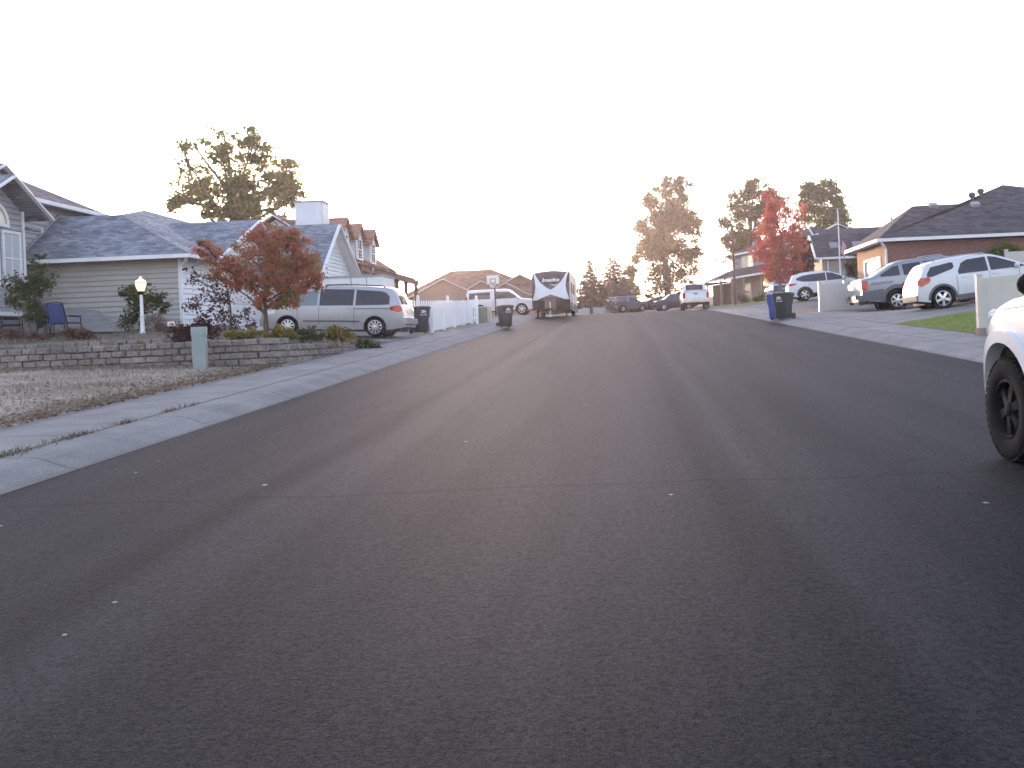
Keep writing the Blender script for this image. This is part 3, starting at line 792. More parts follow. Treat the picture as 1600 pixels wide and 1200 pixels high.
# ---- house B: white house with steep garage gable, chimney box, dormers and porch
def house_b():
    h = thing('white_house', 'white sided house with a steep front gable, boxed chimney, three dormers and a porch', 'house', (-15, 46, 2.6))
    gz = 2.3
    mb = MB()
    lap(mb, (-22, 41.0), (-13.4, 41.0), [(0, gz), (8.6, gz), (8.6, 4.75), (0, 4.75)], (0, -1), .18)
    lap(mb, (-13.4, 41.0), (-13.4, 47.0), [(0, gz), (6.2, gz), (6.2, 4.82), (2.75, 7.27), (0, 4.78)], (1, 0), .18)
    mb.build('garage_wall', M['siding_white'], h)
    mb = MB()
    for i in range(4): mb.box((-13.38, 41.8, gz + .1 + i * .55), (-13.33, 46.2, gz + .62 + i * .55))
    mb.build('garage_door', M['white'], h)
    mb = MB()
    slab(mb, [(-13.0, 43.75, 7.38), (-22, 43.75, 7.38), (-22, 40.55, 4.62), (-13.0, 40.55, 4.62)], .12)
    slab(mb, [(-13.0, 43.75, 7.38), (-22, 43.75, 7.38), (-22, 47.5, 4.85), (-13.0, 47.5, 4.85)], .12)
    mb.build('garage_roof', M['roof_blue'], h)
    mb = MB()
    mb.bar((-12.97, 40.5, 4.5), (-12.97, 43.75, 7.3), .06, .22, (1, 0, 0)); mb.bar((-12.97, 43.75, 7.3), (-12.97, 47.55, 4.73), .06, .22, (1, 0, 0))
    mb.bar((-22, 40.5, 4.53), (-12.95, 40.5, 4.53), .06, .16)
    mb.build('bargeboard', M['trim'], h)
    mb = MB(); mb.face((-13.0, 43.75, 7.22), (-13.4, 43.75, 7.22), (-13.4, 47.4, 4.76), (-13.0, 47.4, 4.76)); mb.build('soffit', M['trim'], h)
    mb = MB(); mb.box((-13.44, 40.9, 4.7), (-13.3, 47.05, 4.86)); mb.build('frieze_board', M['trim'], h)
    # main block
    mb = MB()
    lap(mb, (-22, 47.3), (-13.9, 47.3), [(0, 2.6), (8.1, 2.6), (8.1, 5.9), (4.8, 8.2), (0, 5.2)], (0, -1), .18)
    lap(mb, (-13.9, 47.3), (-13.9, 58.5), [(0, 2.6), (11.2, 2.6), (11.2, 5.9), (0, 5.9)], (1, 0), .18)
    mb.build('main_wall', M['siding_white'], h)
    k = (8.45 - 5.1) / 5.0
    mb = MB()
    slab(mb, [(-17.2, 46.9, 8.45), (-17.2, 59, 8.45), (-13.85, 58.6, 6.2), (-13.85, 46.9, 6.2)], .12)
    slab(mb, [(-17.2, 46.9, 8.45), (-17.2, 59, 8.45), (-22.5, 59, 5.0), (-22.5, 46.9, 5.0)], .12)
    mb.build('main_roof', M['roof_tan'], h)
    mb = MB()
    mb.bar((-22.5, 46.87, 4.9), (-17.2, 46.87, 8.36), .05, .2, (0, 1, 0)); mb.bar((-17.2, 46.87, 8.36), (-13.85, 46.87, 6.11), .05, .2, (0, 1, 0))
    mb.build('bargeboard', M['trim'], h)
    mb = MB()
    X0, X1, Y0, Y1 = -15.55, -14.25, 45.4, 46.5
    lap(mb, (X0, Y0), (X1, Y0), [(0, 5), (X1 - X0, 5), (X1 - X0, 8.75), (0, 8.75)], (0, -1), .18, .014)
    lap(mb, (X1, Y0), (X1, Y1), [(0, 5), (Y1 - Y0, 5), (Y1 - Y0, 8.75), (0, 8.75)], (1, 0), .18, .014)
    lap(mb, (X0, Y1), (X0, Y0), [(0, 5), (Y1 - Y0, 5), (Y1 - Y0, 8.75), (0, 8.75)], (-1, 0), .2)
    lap(mb, (X1, Y1), (X0, Y1), [(0, 5), (X1 - X0, 5), (X1 - X0, 8.75), (0, 8.75)], (0, 1), .2)
    c = mb.build('chimney', M['siding_white'], h)
    mb = MB(); mb.box((X0 - .05, Y0 - .05, 8.7), (X1 + .05, Y1 + .05, 8.78)); mb.build('chimney_cap', M['siding_grey2'], c)
    for yc in (48.15, 50.75, 53.5):
        zr, ze, hw = 8.2, 7.45, .72
        mb = MB()
        lap(mb, (-14, yc - hw), (-14, yc + hw), [(0, 6.1), (2 * hw, 6.1), (2 * hw, ze), (hw, zr - .05), (0, ze)], (1, 0), .18)
        for s in (-1, 1):
            y = yc + s * hw
            a, b = ((-16.0, y), (-14, y)) if s < 0 else ((-14, y), (-16.0, y))
            pl = [(0, ze), (2, 6.2), (2, ze)] if s < 0 else [(0, 6.2), (2, ze), (0, ze)]
            lap(mb, a, b, pl, (0, s), .15)
        dm = mb.build('dormer', M['siding_white'], h)
        mb = MB()
        for s in (-1, 1):
            slab(mb, [(-13.75, yc, zr + .08), (-16.85, yc, zr + .08), (-15.65, yc + s * .95, ze - .1), (-13.75, yc + s * .95, ze - .1)], .08)
        mb.build('dormer_roof', M['roof_red'], dm)
        window(dm, (-13.98, yc - .35), (-13.98, yc + .35), 6.35, 7.35, (1, 0), 'glass', 1)
    mb = MB(); slab(mb, [(-12.75, 46.7, 5.72), (-12.75, 60.2, 5.72), (-14.1, 60.2, 6.06), (-14.1, 46.7, 6.06)], .07); mb.build('porch_roof', M['roof_red'], h)
    mb = MB(); mb.face((-12.8, 46.8, 5.6), (-12.8, 60.1, 5.6), (-13.85, 60.1, 5.66), (-13.85, 46.8, 5.66)); mb.build('porch_ceiling', M['wood_brown'], h)
    mb = MB(); mb.box((-12.98, 46.75, 5.36), (-12.8, 60.1, 5.64)); mb.build('porch_beam', M['wood_brown'], h)
    for y in (49.6, 52.3, 54.6, 56.8, 59.6):
        mb = MB(); mb.box((-12.98, y - .09, 2.7), (-12.8, y + .09, 5.36))
        mb.box((-13.02, y - .13, 5.24), (-12.76, y + .13, 5.355)); mb.box((-13.02, y - .13, 2.6), (-12.76, y + .13, 2.8))
        mb.build('porch_post', M['wood_brown'], h)
    mb = MB(); mb.tube([(-12.7, 48.6, 5.6), (-12.8, 48.7, 5.4), (-13.7, 48.9, 4.9)], .05, 8); mb.build('downspout', M['trim'], h)
    mb = MB(); mb.box((-13.9, 47.5, 2.4), (-12.6, 60.2, 2.72)); mb.build('porch_floor', M['foundation'], h)
house_b()

# ---- house C: tan house with several gables at the far end
M['stucco_tan'] = mat('tan_stucco', (.3, .2, .15), .85, (.36, .25, .19), 2)
def house_c():
    h = thing('tan_house', 'low tan house with brown roofs and several front gables beyond the white fence', 'house', (-12, 88, 3.4))
    gz = 2.9; ez = 5.85
    mb = MB()
    def gab(xa, za, hw, sl, y, depth=6):
        plainwall(mb, (xa - hw, y), (xa + hw, y), [(0, gz), (2 * hw, gz), (2 * hw, za - sl * hw), (hw, za), (0, za - sl * hw)], (0, -1))
    gab(-15.6, 7.3, 2.9, .5, 84); gab(-10.0, 6.75, 1.9, .55, 84.2); gab(-9.0, 7.6, 3.4, .5, 87); gab(-12.4, 7.1, 1.5, .55, 85.5)
    mb.box((-18.4, 84.1, gz), (-6.0, 95, 5.8))
    mb.build('wall', M['stucco_tan'], h)
    mb = MB(); tr = MB()
    def gr(xa, za, hw, sl, y, back):
        o = .35
        for s in (-1, 1):
            slab(mb, [(xa, y - .4, za + .12), (xa, back, za + .12), (xa + s * (hw + o), back, za + .12 - sl * (hw + o)), (xa + s * (hw + o), y - .4, za + .12 - sl * (hw + o))], .1)
            tr.bar((xa, y - .43, za + .02), (xa + s * (hw + o), y - .43, za + .02 - sl * (hw + o)), .06, .24, (0, 1, 0))
    gr(-15.6, 7.3, 2.9, .5, 84, 92); gr(-10.0, 6.75, 1.9, .55, 84.2, 90); gr(-9.0, 7.6, 3.4, .5, 87, 94); gr(-12.4, 7.1, 1.5, .55, 85.5, 90)
    slab(mb, [(-16.2, 91, 8.6), (-12.2, 91, 8.6), (-6.2, 85, 5.9), (-20, 85, 5.9)])
    slab(mb, [(-12.2, 91, 8.6), (-6.2, 97, 5.9), (-6.2, 85, 5.9)])
    slab(mb, [(-16.2, 91, 8.6), (-20, 85, 5.9), (-20, 97, 5.9)])
    slab(mb, [(-16.2, 91, 8.6), (-12.2, 91, 8.6), (-6.2, 97, 5.9), (-20, 97, 5.9)])
    mb.build('roof', M['roof_tan'], h); tr.build('bargeboard', M['trim'], h)
    mb = MB(); mb.tube([(-12.2, 90.8, 8.4), (-12.2, 90.8, 9.1)], .06); mb.build('vent_pipe', M['siding_grey2'], h)
    window(h, (-16.4, 83.98), (-15.0, 83.98), 4.2, 5.3, (0, -1), 'glass')
    window(h, (-10.6, 84.18), (-9.4, 84.18), 4.2, 5.3, (0, -1), 'glass')
house_c()

# ---- house D: blue grey two storey house with a long porch, turned towards the bend of the street
M['siding_blue'] = mat('blue_grey_siding', (.22, .24, .27), .6, (.26, .28, .31), 1.3)
M['siding_beige'] = mat('beige_siding', (.3, .27, .24), .6, (.34, .31, .28), 1.3)
def house_d():
    O = Vector((10.95, 97.4, 0)); U = Vector((.345, -.939, 0)); V = Vector((.939, .345, 0))
    def W(u, v, z): return O + U * u + V * v + Vector((0, 0, z))
    h = thing('porch_house', 'blue grey two storey house with a long covered porch and lit porch lamp', 'house', W(6, 3, 4.2))
    gz = 4.0
    xy = lambda u, v: (W(u, v, 0).x, W(u, v, 0).y)
    nv = (-V.x, -V.y)
    mb = MB(); lap(mb, xy(-1.5, 1.9), xy(16, 1.9), [(0, gz), (17.5, gz), (17.5, 7.4), (0, 7.4)], nv, .2)
    mb.build('lower_wall', M['siding_beige'], h)
    mb = MB(); lap(mb, xy(-1, 2.0), xy(13, 2.0), [(0, 7.3), (14, 7.3), (14, 9.5), (0, 9.5)], nv, .2)
    lap(mb, xy(13, 2.0), xy(13, 8.5), [(0, 4), (6.5, 4), (6.5, 9.5), (0, 9.5)], (U.x, U.y), .2)
    mb.build('upper_wall', M['siding_blue'], h)
    mb = MB()
    slab(mb, [W(-1.5, 1.5, 9.55), W(13.5, 1.5, 9.55), W(10.2, 5.2, 11.2), W(1.8, 5.2, 11.2)])
    slab(mb, [W(-1.5, 1.5, 9.55), W(1.8, 5.2, 11.2), W(-1.5, 9, 9.55)])
    slab(mb, [W(13.5, 1.5, 9.55), W(13.5, 9, 9.55), W(10.2, 5.2, 11.2)])
    slab(mb, [W(-1.5, 9, 9.55), W(13.5, 9, 9.55), W(10.2, 5.2, 11.2), W(1.8, 5.2, 11.2)])
    mb.build('upper_roof', M['roof_dark'], h)
    mb = MB()
    slab(mb, [W(-3.0, -.4, 6.95), W(16.4, -.4, 6.95), W(16.4, 2.0, 8.05), W(-1.0, 2.0, 8.05)])
    slab(mb, [W(-9, -.3, 6.8), W(-3.0, -.3, 6.8), W(-3.0, 3.2, 7.0), W(-9, 3.2, 7.0)], .15)
    mb.build('porch_roof', M['roof_dark'], h)
    mb = MB()
    mb.bar(W(-3.0, -.46, 6.86), W(16.4, -.46, 6.86), .08, .18); mb.bar(W(-1.5, 1.44, 9.46), W(13.5, 1.44, 9.46), .08, .18)
    mb.bar(W(-9, -.36, 6.72), W(-3.1, -.36, 6.72), .08, .22)
    mb.build('gutter', M['trim'], h)
    for u in (-3.0, .2, 5.2, 9.0, 13.5):
        mb = MB(); c = W(u, -.1, (gz + 6.8) / 2); mb.obox(c, U * .09, V * .09, Vector((0, 0, (6.8 - gz) / 2)))
        c = W(u, -.1, gz + .2); mb.obox(c, U * .14, V * .14, Vector((0, 0, .2)))
        mb.build('porch_post', M['siding_beige'], h)
    mb = MB(); mb.obox(W(-4.8, 3.0, 5.4), U * 3.2, V * .1, Vector((0, 0, 1.4))); mb.build('carport_back_wall', M['wood_brown'], h)
    mb = MB(); mb.obox(W(3.0, -.1, gz + .1), U * 3, V * .05, Vector((0, 0, .1))); mb.build('step', M['trim'], h)
    window(h, xy(1.2, 1.98), xy(2.4, 1.98), 7.95, 9.15, nv, 'glass')
    window(h, xy(2.5, 1.98), xy(3.5, 1.98), 7.95, 9.15, nv, 'lit')
    window(h, xy(10, 1.98), xy(11.6, 1.98), 7.95, 9.15, nv, 'glass')
    window(h, xy(1.5, 1.88), xy(3, 1.88), 4.9, 6.3, nv, 'glass')
    window(h, xy(12, 1.88), xy(14, 1.88), 4.9, 6.3, nv, 'glass')
    mb = MB(); mb.obox(W(7.6, 1.85, 5.2), U * .5, V * .04, Vector((0, 0, 1.05))); mb.build('front_door', M['wood_brown'], h)
    mb = MB(); mb.obox(W(6.0, 1.85, 6.1), U * .1, V * .1, Vector((0, 0, .16))); lp = mb.build('porch_lamp', M['lamp_amber'], h)
    pl = bpy.data.lights.new('porch_light', 'POINT'); pl.energy = 7; pl.color = (1, .6, .25); pl.shadow_soft_size = .1
    lo = bpy.data.objects.new('porch_light', pl); COL.objects.link(lo); lo.location = W(6.0, 1.6, 6.1)
M['lit'] = emit('window_lit_from_inside', (1.0, .8, .5), .08)
M['lamp_amber'] = emit('amber_lamp_glass', (1.0, .6, .25), .45)
house_d()

# ---- house E: dark roofed house with the steep timber gable
def house_e():
    h = thing('gabled_house', 'beige house with charcoal roof, steep white trimmed gable and pale metal roof slope behind', 'house', (17, 71, 3.5))
    gz = 3.2
    mb = MB(); lap(mb, (15.2, 68.4), (24, 68.4), [(0, gz), (8.8, gz), (8.8, 6.6), (0, 6.6)], (0, -1), .18)
    mb.build('wall', M['siding_beige'], h)
    mb = MB(); plainwall(mb, (15.2, 71.2), (15.2, 68.4), [(0, gz), (2.8, gz), (2.8, 6.6), (1.3, 8.2), (0, 6.6)], (-1, 0)); mb.build('timber_gable', M['wood_brown'], h)
    mb = MB()
    slab(mb, [(14.7, 69.8, 8.45), (24, 69.8, 8.45), (24, 67.9, 6.6), (14.7, 67.9, 6.6)])
    slab(mb, [(14.7, 69.8, 8.45), (24, 69.8, 8.45), (24, 71.7, 6.6), (14.7, 71.7, 6.6)])
    slab(mb, [(16.2, 70.3, 7.6), (24, 70.3, 7.6), (24, 74.5, 9.35), (16.2, 74.5, 9.35)])
    mb.build('roof', M['roof_dark'], h)
    mb = MB(); mb.bar((14.66, 67.85, 6.5), (14.66, 69.8, 8.4), .06, .2, (1, 0, 0)); mb.bar((14.66, 69.8, 8.4), (14.66, 71.75, 6.5), .06, .2, (1, 0, 0))
    mb.bar((15.0, 69.8, 8.3), (14.62, 69.8, 9.0), .05, .12, (1, 0, 0))
    mb.build('bargeboard', M['trim'], h)
    mb = MB(); mb.bar((14.7, 67.84, 6.52), (24, 67.84, 6.52), .08, .16); mb.build('gutter', M['trim'], h)
    mb = MB(); mb.tube([(15.6, 68.3, 6.4), (15.6, 68.3, 3.3)], .06); mb.build('downspout', M['trim'], h)
    for x in (15.9, 17.6):
        mb = MB(); p = [Vector((x, 68.55, 7.28)), Vector((x + .6, 68.55, 7.28)), Vector((x + .6, 69.0, 7.72)), Vector((x, 69.0, 7.72))]
        mb.prism(p, (0, -.05, .05)); mb.build('skylight', M['siding_blue'], h)
    # taller block behind
    mb = MB(); plainwall(mb, (16.4, 76), (20.0, 76), [(0, 4), (3.6, 4), (3.6, 8.9), (1.8, 9.75), (0, 8.9)], (0, -1)); mb.build('rear_gable_wall', M['siding_blue'], h)
    mb = MB()
    slab(mb, [(18.2, 75.6, 9.95), (18.2, 86, 9.95), (20.6, 86, 8.8), (20.6, 75.6, 8.8)])
    mb.build('rear_roof', M['roof_dark'], h)
    mb = MB(); slab(mb, [(18.2, 75.6, 9.95), (18.2, 86, 9.95), (14.0, 86, 8.0), (15.8, 75.6, 8.8)]); 
    slab(mb, [(17.2, 80, 10.6), (14.2, 80, 9.2), (14.2, 85, 9.2), (17.2, 85, 10.6)], .08)
    mb.build('metal_roof', mat('pale_metal_roof', (.5, .52, .55), .35, metal=.5), h)
    mb = MB(); mb.bar((18.2, 75.56, 9.85), (15.8, 75.56, 8.7), .05, .18, (0, 1, 0)); mb.bar((18.2, 75.56, 9.85), (20.6, 75.56, 8.7), .05, .18, (0, 1, 0)); mb.build('bargeboard', M['trim'], h)
house_e()

# ---- house F: brick house with the brown charcoal hip roof, right
M['brick'] = brickmat('red_brick', (.18, .082, .07), (.245, .115, .097), (.19, .12, .1))
M['brick_warm_lit'] = brickmat('warm_lit_brick', (.4, .22, .12), (.48, .27, .15), (.42, .3, .2))  # red brick tinted paler and orange, as warm evening light colours the front
def house_f():
    h = thing('brick_house', 'red brick house with a large dark hip roof behind the parked vehicles on the right', 'house', (18, 47, 2.6))
    gz = 2.2
    mb = MB(); plainwall(mb, (12.85, 44.0), (30, 44.0), [(0, gz), (17.15, gz), (17.15, 5.35), (0, 5.35)], (0, -1), .18); mb.build('side_wall', M['brick'], h)
    mb = MB()
    for a, b, z0, z1 in ((44.2, 45.1, gz, 5.35), (47.9, 49.4, gz, 5.35), (45.1, 47.9, 4.75, 5.35)):
        plainwall(mb, (12.85, a), (12.85, b), [(0, z0), (b - a, z0), (b - a, z1), (0, z1)], (-1, 0), .2)
    mb.build('front_wall', M['brick_warm_lit'], h)
    mb = MB()
    for i in range(4):
        mb.box((12.91, 45.12, gz + i * .63), (12.97, 47.88, gz + i * .63 + .61))
        for j in range(4): mb.box((12.89, 45.2 + j * .68, gz + .1 + i * .63), (12.91, 45.2 + j * .68 + .58, gz + .5 + i * .63))
    mb.build('garage_door', M['white'], h)
    mb = MB(); mb.box((12.81, 45.0, 4.72), (12.95, 48.0, 4.82)); mb.box((12.81, 45.0, gz), (12.95, 45.12, 4.72)); mb.box((12.81, 47.88, gz), (12.95, 48.0, 4.72)); mb.build('door_trim', M['trim'], h)
    z0, k = 5.55, .487
    E = lambda x, y: (x, y, z0 + k * (y - 43.6))
    mb = MB()
    slab(mb, [E(12.4, 43.6), E(30, 43.6), E(27.4, 46.8), E(24.2, 47.6), E(21.1, 50.2), E(18.3, 47.65), E(15.35, 47.6)])
    slab(mb, [(12.4, 43.6, z0 + .005), (15.35, 47.6, E(0, 47.6)[2] + .005), (12.4, 49.8, z0 + .005)])
    slab(mb, [(12.4, 49.8, z0), E(15.35, 47.6), E(18.3, 47.65), (18.3, 50.6, z0)])
    slab(mb, [E(21.1, 50.2), (21.1, 57, z0), (14.5, 57, z0)])
    slab(mb, [E(21.1, 50.2), (30, 57, z0), (21.1, 57, z0)])
    slab(mb, [E(21.1, 50.2), E(24.2, 47.6), E(27.4, 46.8), (30, 57, z0)])
    slab(mb, [E(21.1, 50.2), E(18.3, 47.65), (14.5, 57, z0)])
    mb.build('roof', M['roof_slate'], h)
    mb = MB()
    gutter(mb, (12.34, 43.54, 5.46), (30, 43.54, 5.46), .15); gutter(mb, (12.34, 43.54, 5.46), (12.34, 49.8, 5.46), .15)
    mb.build('gutter', M['trim'], h)
    mb = MB(); mb.face((12.4, 43.6, 5.42), (30, 43.6, 5.42), (30, 44, 5.42), (12.4, 44, 5.42)); mb.face((12.4, 43.6, 5.425), (12.4, 49.8, 5.425), (12.9, 49.8, 5.425), (12.9, 43.6, 5.425)); mb.build('soffit', M['trim'], h)
    mb = MB(); mb.tube([(12.5, 43.6, 5.35), (12.65, 43.75, 5.2), (12.8, 43.93, 5.05), (12.8, 43.93, 2.4)], .06); mb.build('downspout', M['trim'], h)
    for x, y in ((16.3, 47.3), (18.4, 47.2), (20.2, 45.0)):
        mb = MB(); p = Vector(E(x, y)); mb.obox(p + Vector((0, 0, .08)), (.2, 0, 0), (0, .18, .09), (0, -.05, .09)); mb.build('roof_vent', M['siding_grey2'], h)
    for x, y in ((18.6, 48.1), (19.25, 48.6)):
        mb = MB(); p = Vector(E(x, y))
        mb.lathe([(.09, -.1), (.09, .12), (.12, .14)], p, n=12); mb.lathe([(.12, .14), (.17, .2), (.19, .28), (.15, .36), (.06, .41), (0, .42)], p, n=14)
        mb.build('turbine_vent', M['grey_plastic'], h, 40)
    mb = MB(); p = Vector(E(13.6, 45.45)); mb.tube([p, p + Vector((0, 0, .3))], .05); mb.build('vent_pipe', M['siding_grey2'], h)
house_f()

# ------------------------------------------------------------------ vehicles
def make_wheel(root, x, yc, r, tw, rimr, spokes, side, rimmat, first=None):
    """tyre with tread, rim with spokes and hub; local axis y is the axle, outer face towards side*y"""
    if first is not None:
        return first
    mb = MB()
    mb.lathe([(rimr * .98, -tw * .3), (rimr * .98, tw * .12), (0.001, tw * .12)], axis='Y', n=24)
    whl = mb.build('wheel', M['black_metal'], root, 40, world=False)
    mb = MB()
    h = tw / 2
    mb.lathe([(rimr, -h * .8), (rimr + .02, -h * .95), (r * .9, -h), (r * .97, -h * .86), (r, -h * .55), (r, -h * .2), (r - .008, -h * .15), (r - .008, h * .15), (r, h * .2), (r, h * .55), (r * .97, h * .86), (r * .9, h), (rimr + .02, h * .95), (rimr, h * .8)], axis='Y', n=40)
    # tread lugs on the shoulders
    for i in range(40):
        a = 2 * math.pi * i / 40
        d = Vector((math.cos(a), 0, math.sin(a))); t_ = Vector((-math.sin(a), 0, math.cos(a)))
        for sg in (-1, 1):
            mb.obox(d * (r * .985) + Vector((0, sg * h * .72, 0)), t_ * r * .055, Vector((0, h * .2, 0)), d * r * .022)
    mb.build('tyre', M['tyre'], whl, 50, world=False)
    mb = MB()
    mb.lathe([(rimr, tw * .3), (rimr * 1.03, tw * .44), (rimr * .97, tw * .46), (rimr * .9, tw * .36), (rimr * .9, tw * .15)], axis='Y', n=32)
    for i in range(spokes):
        a = 2 * math.pi * i / spokes + .3
        d = Vector((math.cos(a), 0, math.sin(a))); t_ = Vector((-math.sin(a), 0, math.cos(a)))
        wd = rimr * min(.2, 1.05 / spokes)
        n0 = len(mb.v)
        A = [d * rimr * .1 + t_ * wd * .7, d * rimr * .1 - t_ * wd * .7, d * rimr * .93 - t_ * wd, d * rimr * .93 + t_ * wd]
        yy = [tw * .4, tw * .4, tw * .33, tw * .33]
        top = [p + Vector((0, q, 0)) for p, q in zip(A, yy)]
        mb.prism(top, (0, -.035, 0))
    mb.lathe([(rimr * .24, tw * .25), (rimr * .24, tw * .41), (rimr * .18, tw * .44), (0.001, tw * .45)], axis='Y', n=16)
    mb.build('rim', rimmat, whl, 40, world=False)
    return whl

def car(name, label, loc, heading, tilt, S, cat='car', group=None):
    """S: body numbers. local +x forward, +y left, z up from the tyre contact"""
    root = thing(name, label, cat, loc, group, (0, -tilt, heading))
    root.scale = [S.get('scale', 1)] * 3
    L_, H, Wd, belt, Wr, sill = S['L'], S['H'], S['W'], S['belt'], S['Wr'], S.get('sill', .26)
    prof = S['prof']
    px_ = [p[0] for p in prof]; pz_ = [p[1] for p in prof]
    zt = lambda x: float(np.interp(x, px_, pz_))
    xr, xf, RR, tw = S['xr'], S['xf'], S['R'], S.get('tw', .22)
    Ra = RR * S.get('arch', 1.17)
    tap = S.get('tap', .1)
    def w(x, z):
        ax = abs(x) / (L_ / 2)
        hw = Wd * (1 - tap * max(0, (ax - .7) / .3) ** 2.2)
        if z < .55: hw *= 1 - .035 * (.55 - z) / .3
        if z < belt: hw *= 1 - .012 * abs((z - .75 * belt) / belt) * 2
        if z > belt:
            t = (z - belt) / max(.05, H - belt)
            hw = hw - (Wd - Wr) * t ** 1.15
        return hw
    def zb(x):
        z = sill + .1 * max(0, (abs(x) / (L_ / 2) - .8) / .2)
        for xw in (xr, xf):
            if abs(x - xw) < Ra: z = max(z, RR + math.sqrt(max(0, Ra * Ra - (x - xw) ** 2)))
        return min(z, zt(x) - .05)
    xs = set(np.linspace(-L_ / 2, L_ / 2, S.get('n', 64)).tolist()) | set(px_)
    for xw in (xr, xf):
        for k in np.linspace(-1, 1, 17): xs.add(xw + Ra * math.sin(k * math.pi / 2))
        xs |= {xw - Ra - .004, xw + Ra + .004}
    xs = sorted(x for x in xs if -L_ / 2 <= x <= L_ / 2)
    T = [0, .08, .2, .35, .5, .62, .74, .85, .93, .975, 1]
    def col(x, s):
        a, b = zb(x), zt(x)
        out = []
        for t in T:
            z = a + (b - a) * t
            ins = .055 * max(0, 1 - (b - z) / .1) ** 2
            out.append(Vector((x, s * (w(x, z) - ins), z)))
        return out
    cols = {s: [col(x, s) for x in xs] for s in (1, -1)}
    mb = MB()
    for s in (1, -1): mb.grid(cols[s])
    top = []
    for i, x in enumerate(xs):
        a = cols[1][i][-1]; 
        top.append([Vector((x, a.y * k, a.z + .035 * (1 - abs(k) ** 2.4))) for k in (1, .9, .7, .4, 0, -.4, -.7, -.9, -1)])
    mb.grid(top)
    mb.face(*(cols[1][0] + list(reversed(cols[-1][0]))))
    mb.face(*(cols[1][-1] + list(reversed(cols[-1][-1]))))
    body = mb.build('body', S['paint'], root, 38, world=False)
    mb = MB()
    mb.box((-L_ / 2 + .25, -(Wd - tw - .12), sill - .05), (L_ / 2 - .25, Wd - tw - .12, min(RR + Ra, belt - .05)))
    for xw in (xr, xf):
        mb.box((xw - Ra, -(Wd - .12), RR + Ra - .02), (xw + Ra, Wd - .12, RR + Ra + .02)) if RR + Ra + .03 < belt else None
    mb.build('underbody', M['black_plastic'], root, world=False)
    # wheels
    ww = None
    for xw in (xr, xf):
        for s in (1, -1):
            yc = s * (Wd - tw / 2 - S.get('inset', .03))
            if ww is None:
                ww = make_wheel(root, xw, yc, RR, tw, S.get('rimr', RR * .66), S.get('spokes', 6), s, S.get('rim', M['alloy'])); o = ww
            else:
                o = dup(ww); o.parent = root
            o.location = (xw, yc, RR); o.rotation_euler = (0, .4 * xw, 0 if s > 0 else math.pi)
    def side(nm, pts, m, off=.008, sides=(1, -1), parent=None, nz=6, nx=22):
        ax = [p[0] for p in pts]
        out = []
        for s in sides:
            mb = MB()
            X_ = sorted(set(np.linspace(ax[0], ax[-1], nx).tolist()) | set(ax))
            rows = []
            for x in X_:
                a = float(np.interp(x, ax, [p[1] for p in pts])); b = float(np.interp(x, ax, [p[2] for p in pts]))
                rows.append([Vector((x, s * (w(x, a + (b - a) * k / nz) + off), a + (b - a) * k / nz)) for k in range(nz + 1)])
            mb.grid(rows)
            out.append(mb.build(nm, m, parent or root, 60, world=False))
        return out
    def ring(nm, m, r0, r1, off=.014, a0=-.05, a1=math.pi + .05):
        for xw in (xr, xf):
            for s in (1, -1):
                mb = MB(); rows = []
                for k in range(25):
                    a = a0 + (a1 - a0) * k / 24
                    row = []
                    for r, o in ((r0 - .02, -.06), (r0, off), (r1, off), (r1 + .005, 0)):
                        x, z = xw + r * math.cos(a), RR + r * math.sin(a)
                        row.append(Vector((x, s * (w(x, z) + o), z)))
                    rows.append(row)
                mb.grid(rows); mb.build(nm, m, root, 60, world=False)
    def rear(nm, z0, z1, y0, y1, m, off=.012, xa=None, xb=None, nz=8, ny=10, front=False, parent=None, both=False):
        pr = [p for p in prof if (xa is None or p[0] >= xa) and (xb is None or p[0] <= xb)]
        if front: pr = [p for p in pr if p[0] > 0][::-1]
        else: pr = [p for p in pr if p[0] < S.get('rear_x', 0)]
        zz = []; xx = []
        for x, z in pr:
            if not zz or z > zz[-1]: zz.append(z); xx.append(x)
        for sg in ((1, -1) if both else (1,)):
            rows = []
            for k in range(nz + 1):
                z = z0 + (z1 - z0) * k / nz
                x = float(np.interp(z, zz, xx)); x2 = float(np.interp(z + .02, zz, xx))
                dx, dz = x2 - x, .02
                l = math.hypot(dx, dz); nx_, nz_ = (-dz / l, dx / l) if not front else (dz / l, -dx / l)
                wl = w(x, z) - .012
                yj = [max(-wl, min(wl, y0 + (y1 - y0) * j / ny)) for j in range(ny + 1)]
                rows.append([Vector((x + nx_ * off, sg * y, z + nz_ * off + .035 * (1 - min(1, abs(y) / max(.1, wl)) ** 2.4))) for y in yj])
            mb = MB(); mb.grid(rows); o = mb.build(nm, m, parent or root, 60, world=False)
        return o
    def box(nm, a, b, m, parent=None):
        mb = MB(); mb.box(a, b); return mb.build(nm, m, parent or root, world=False)
    api = dict(root=root, side=side, ring=ring, rear=rear, box=box, w=w, zt=zt, body=body, S=S)
    return api

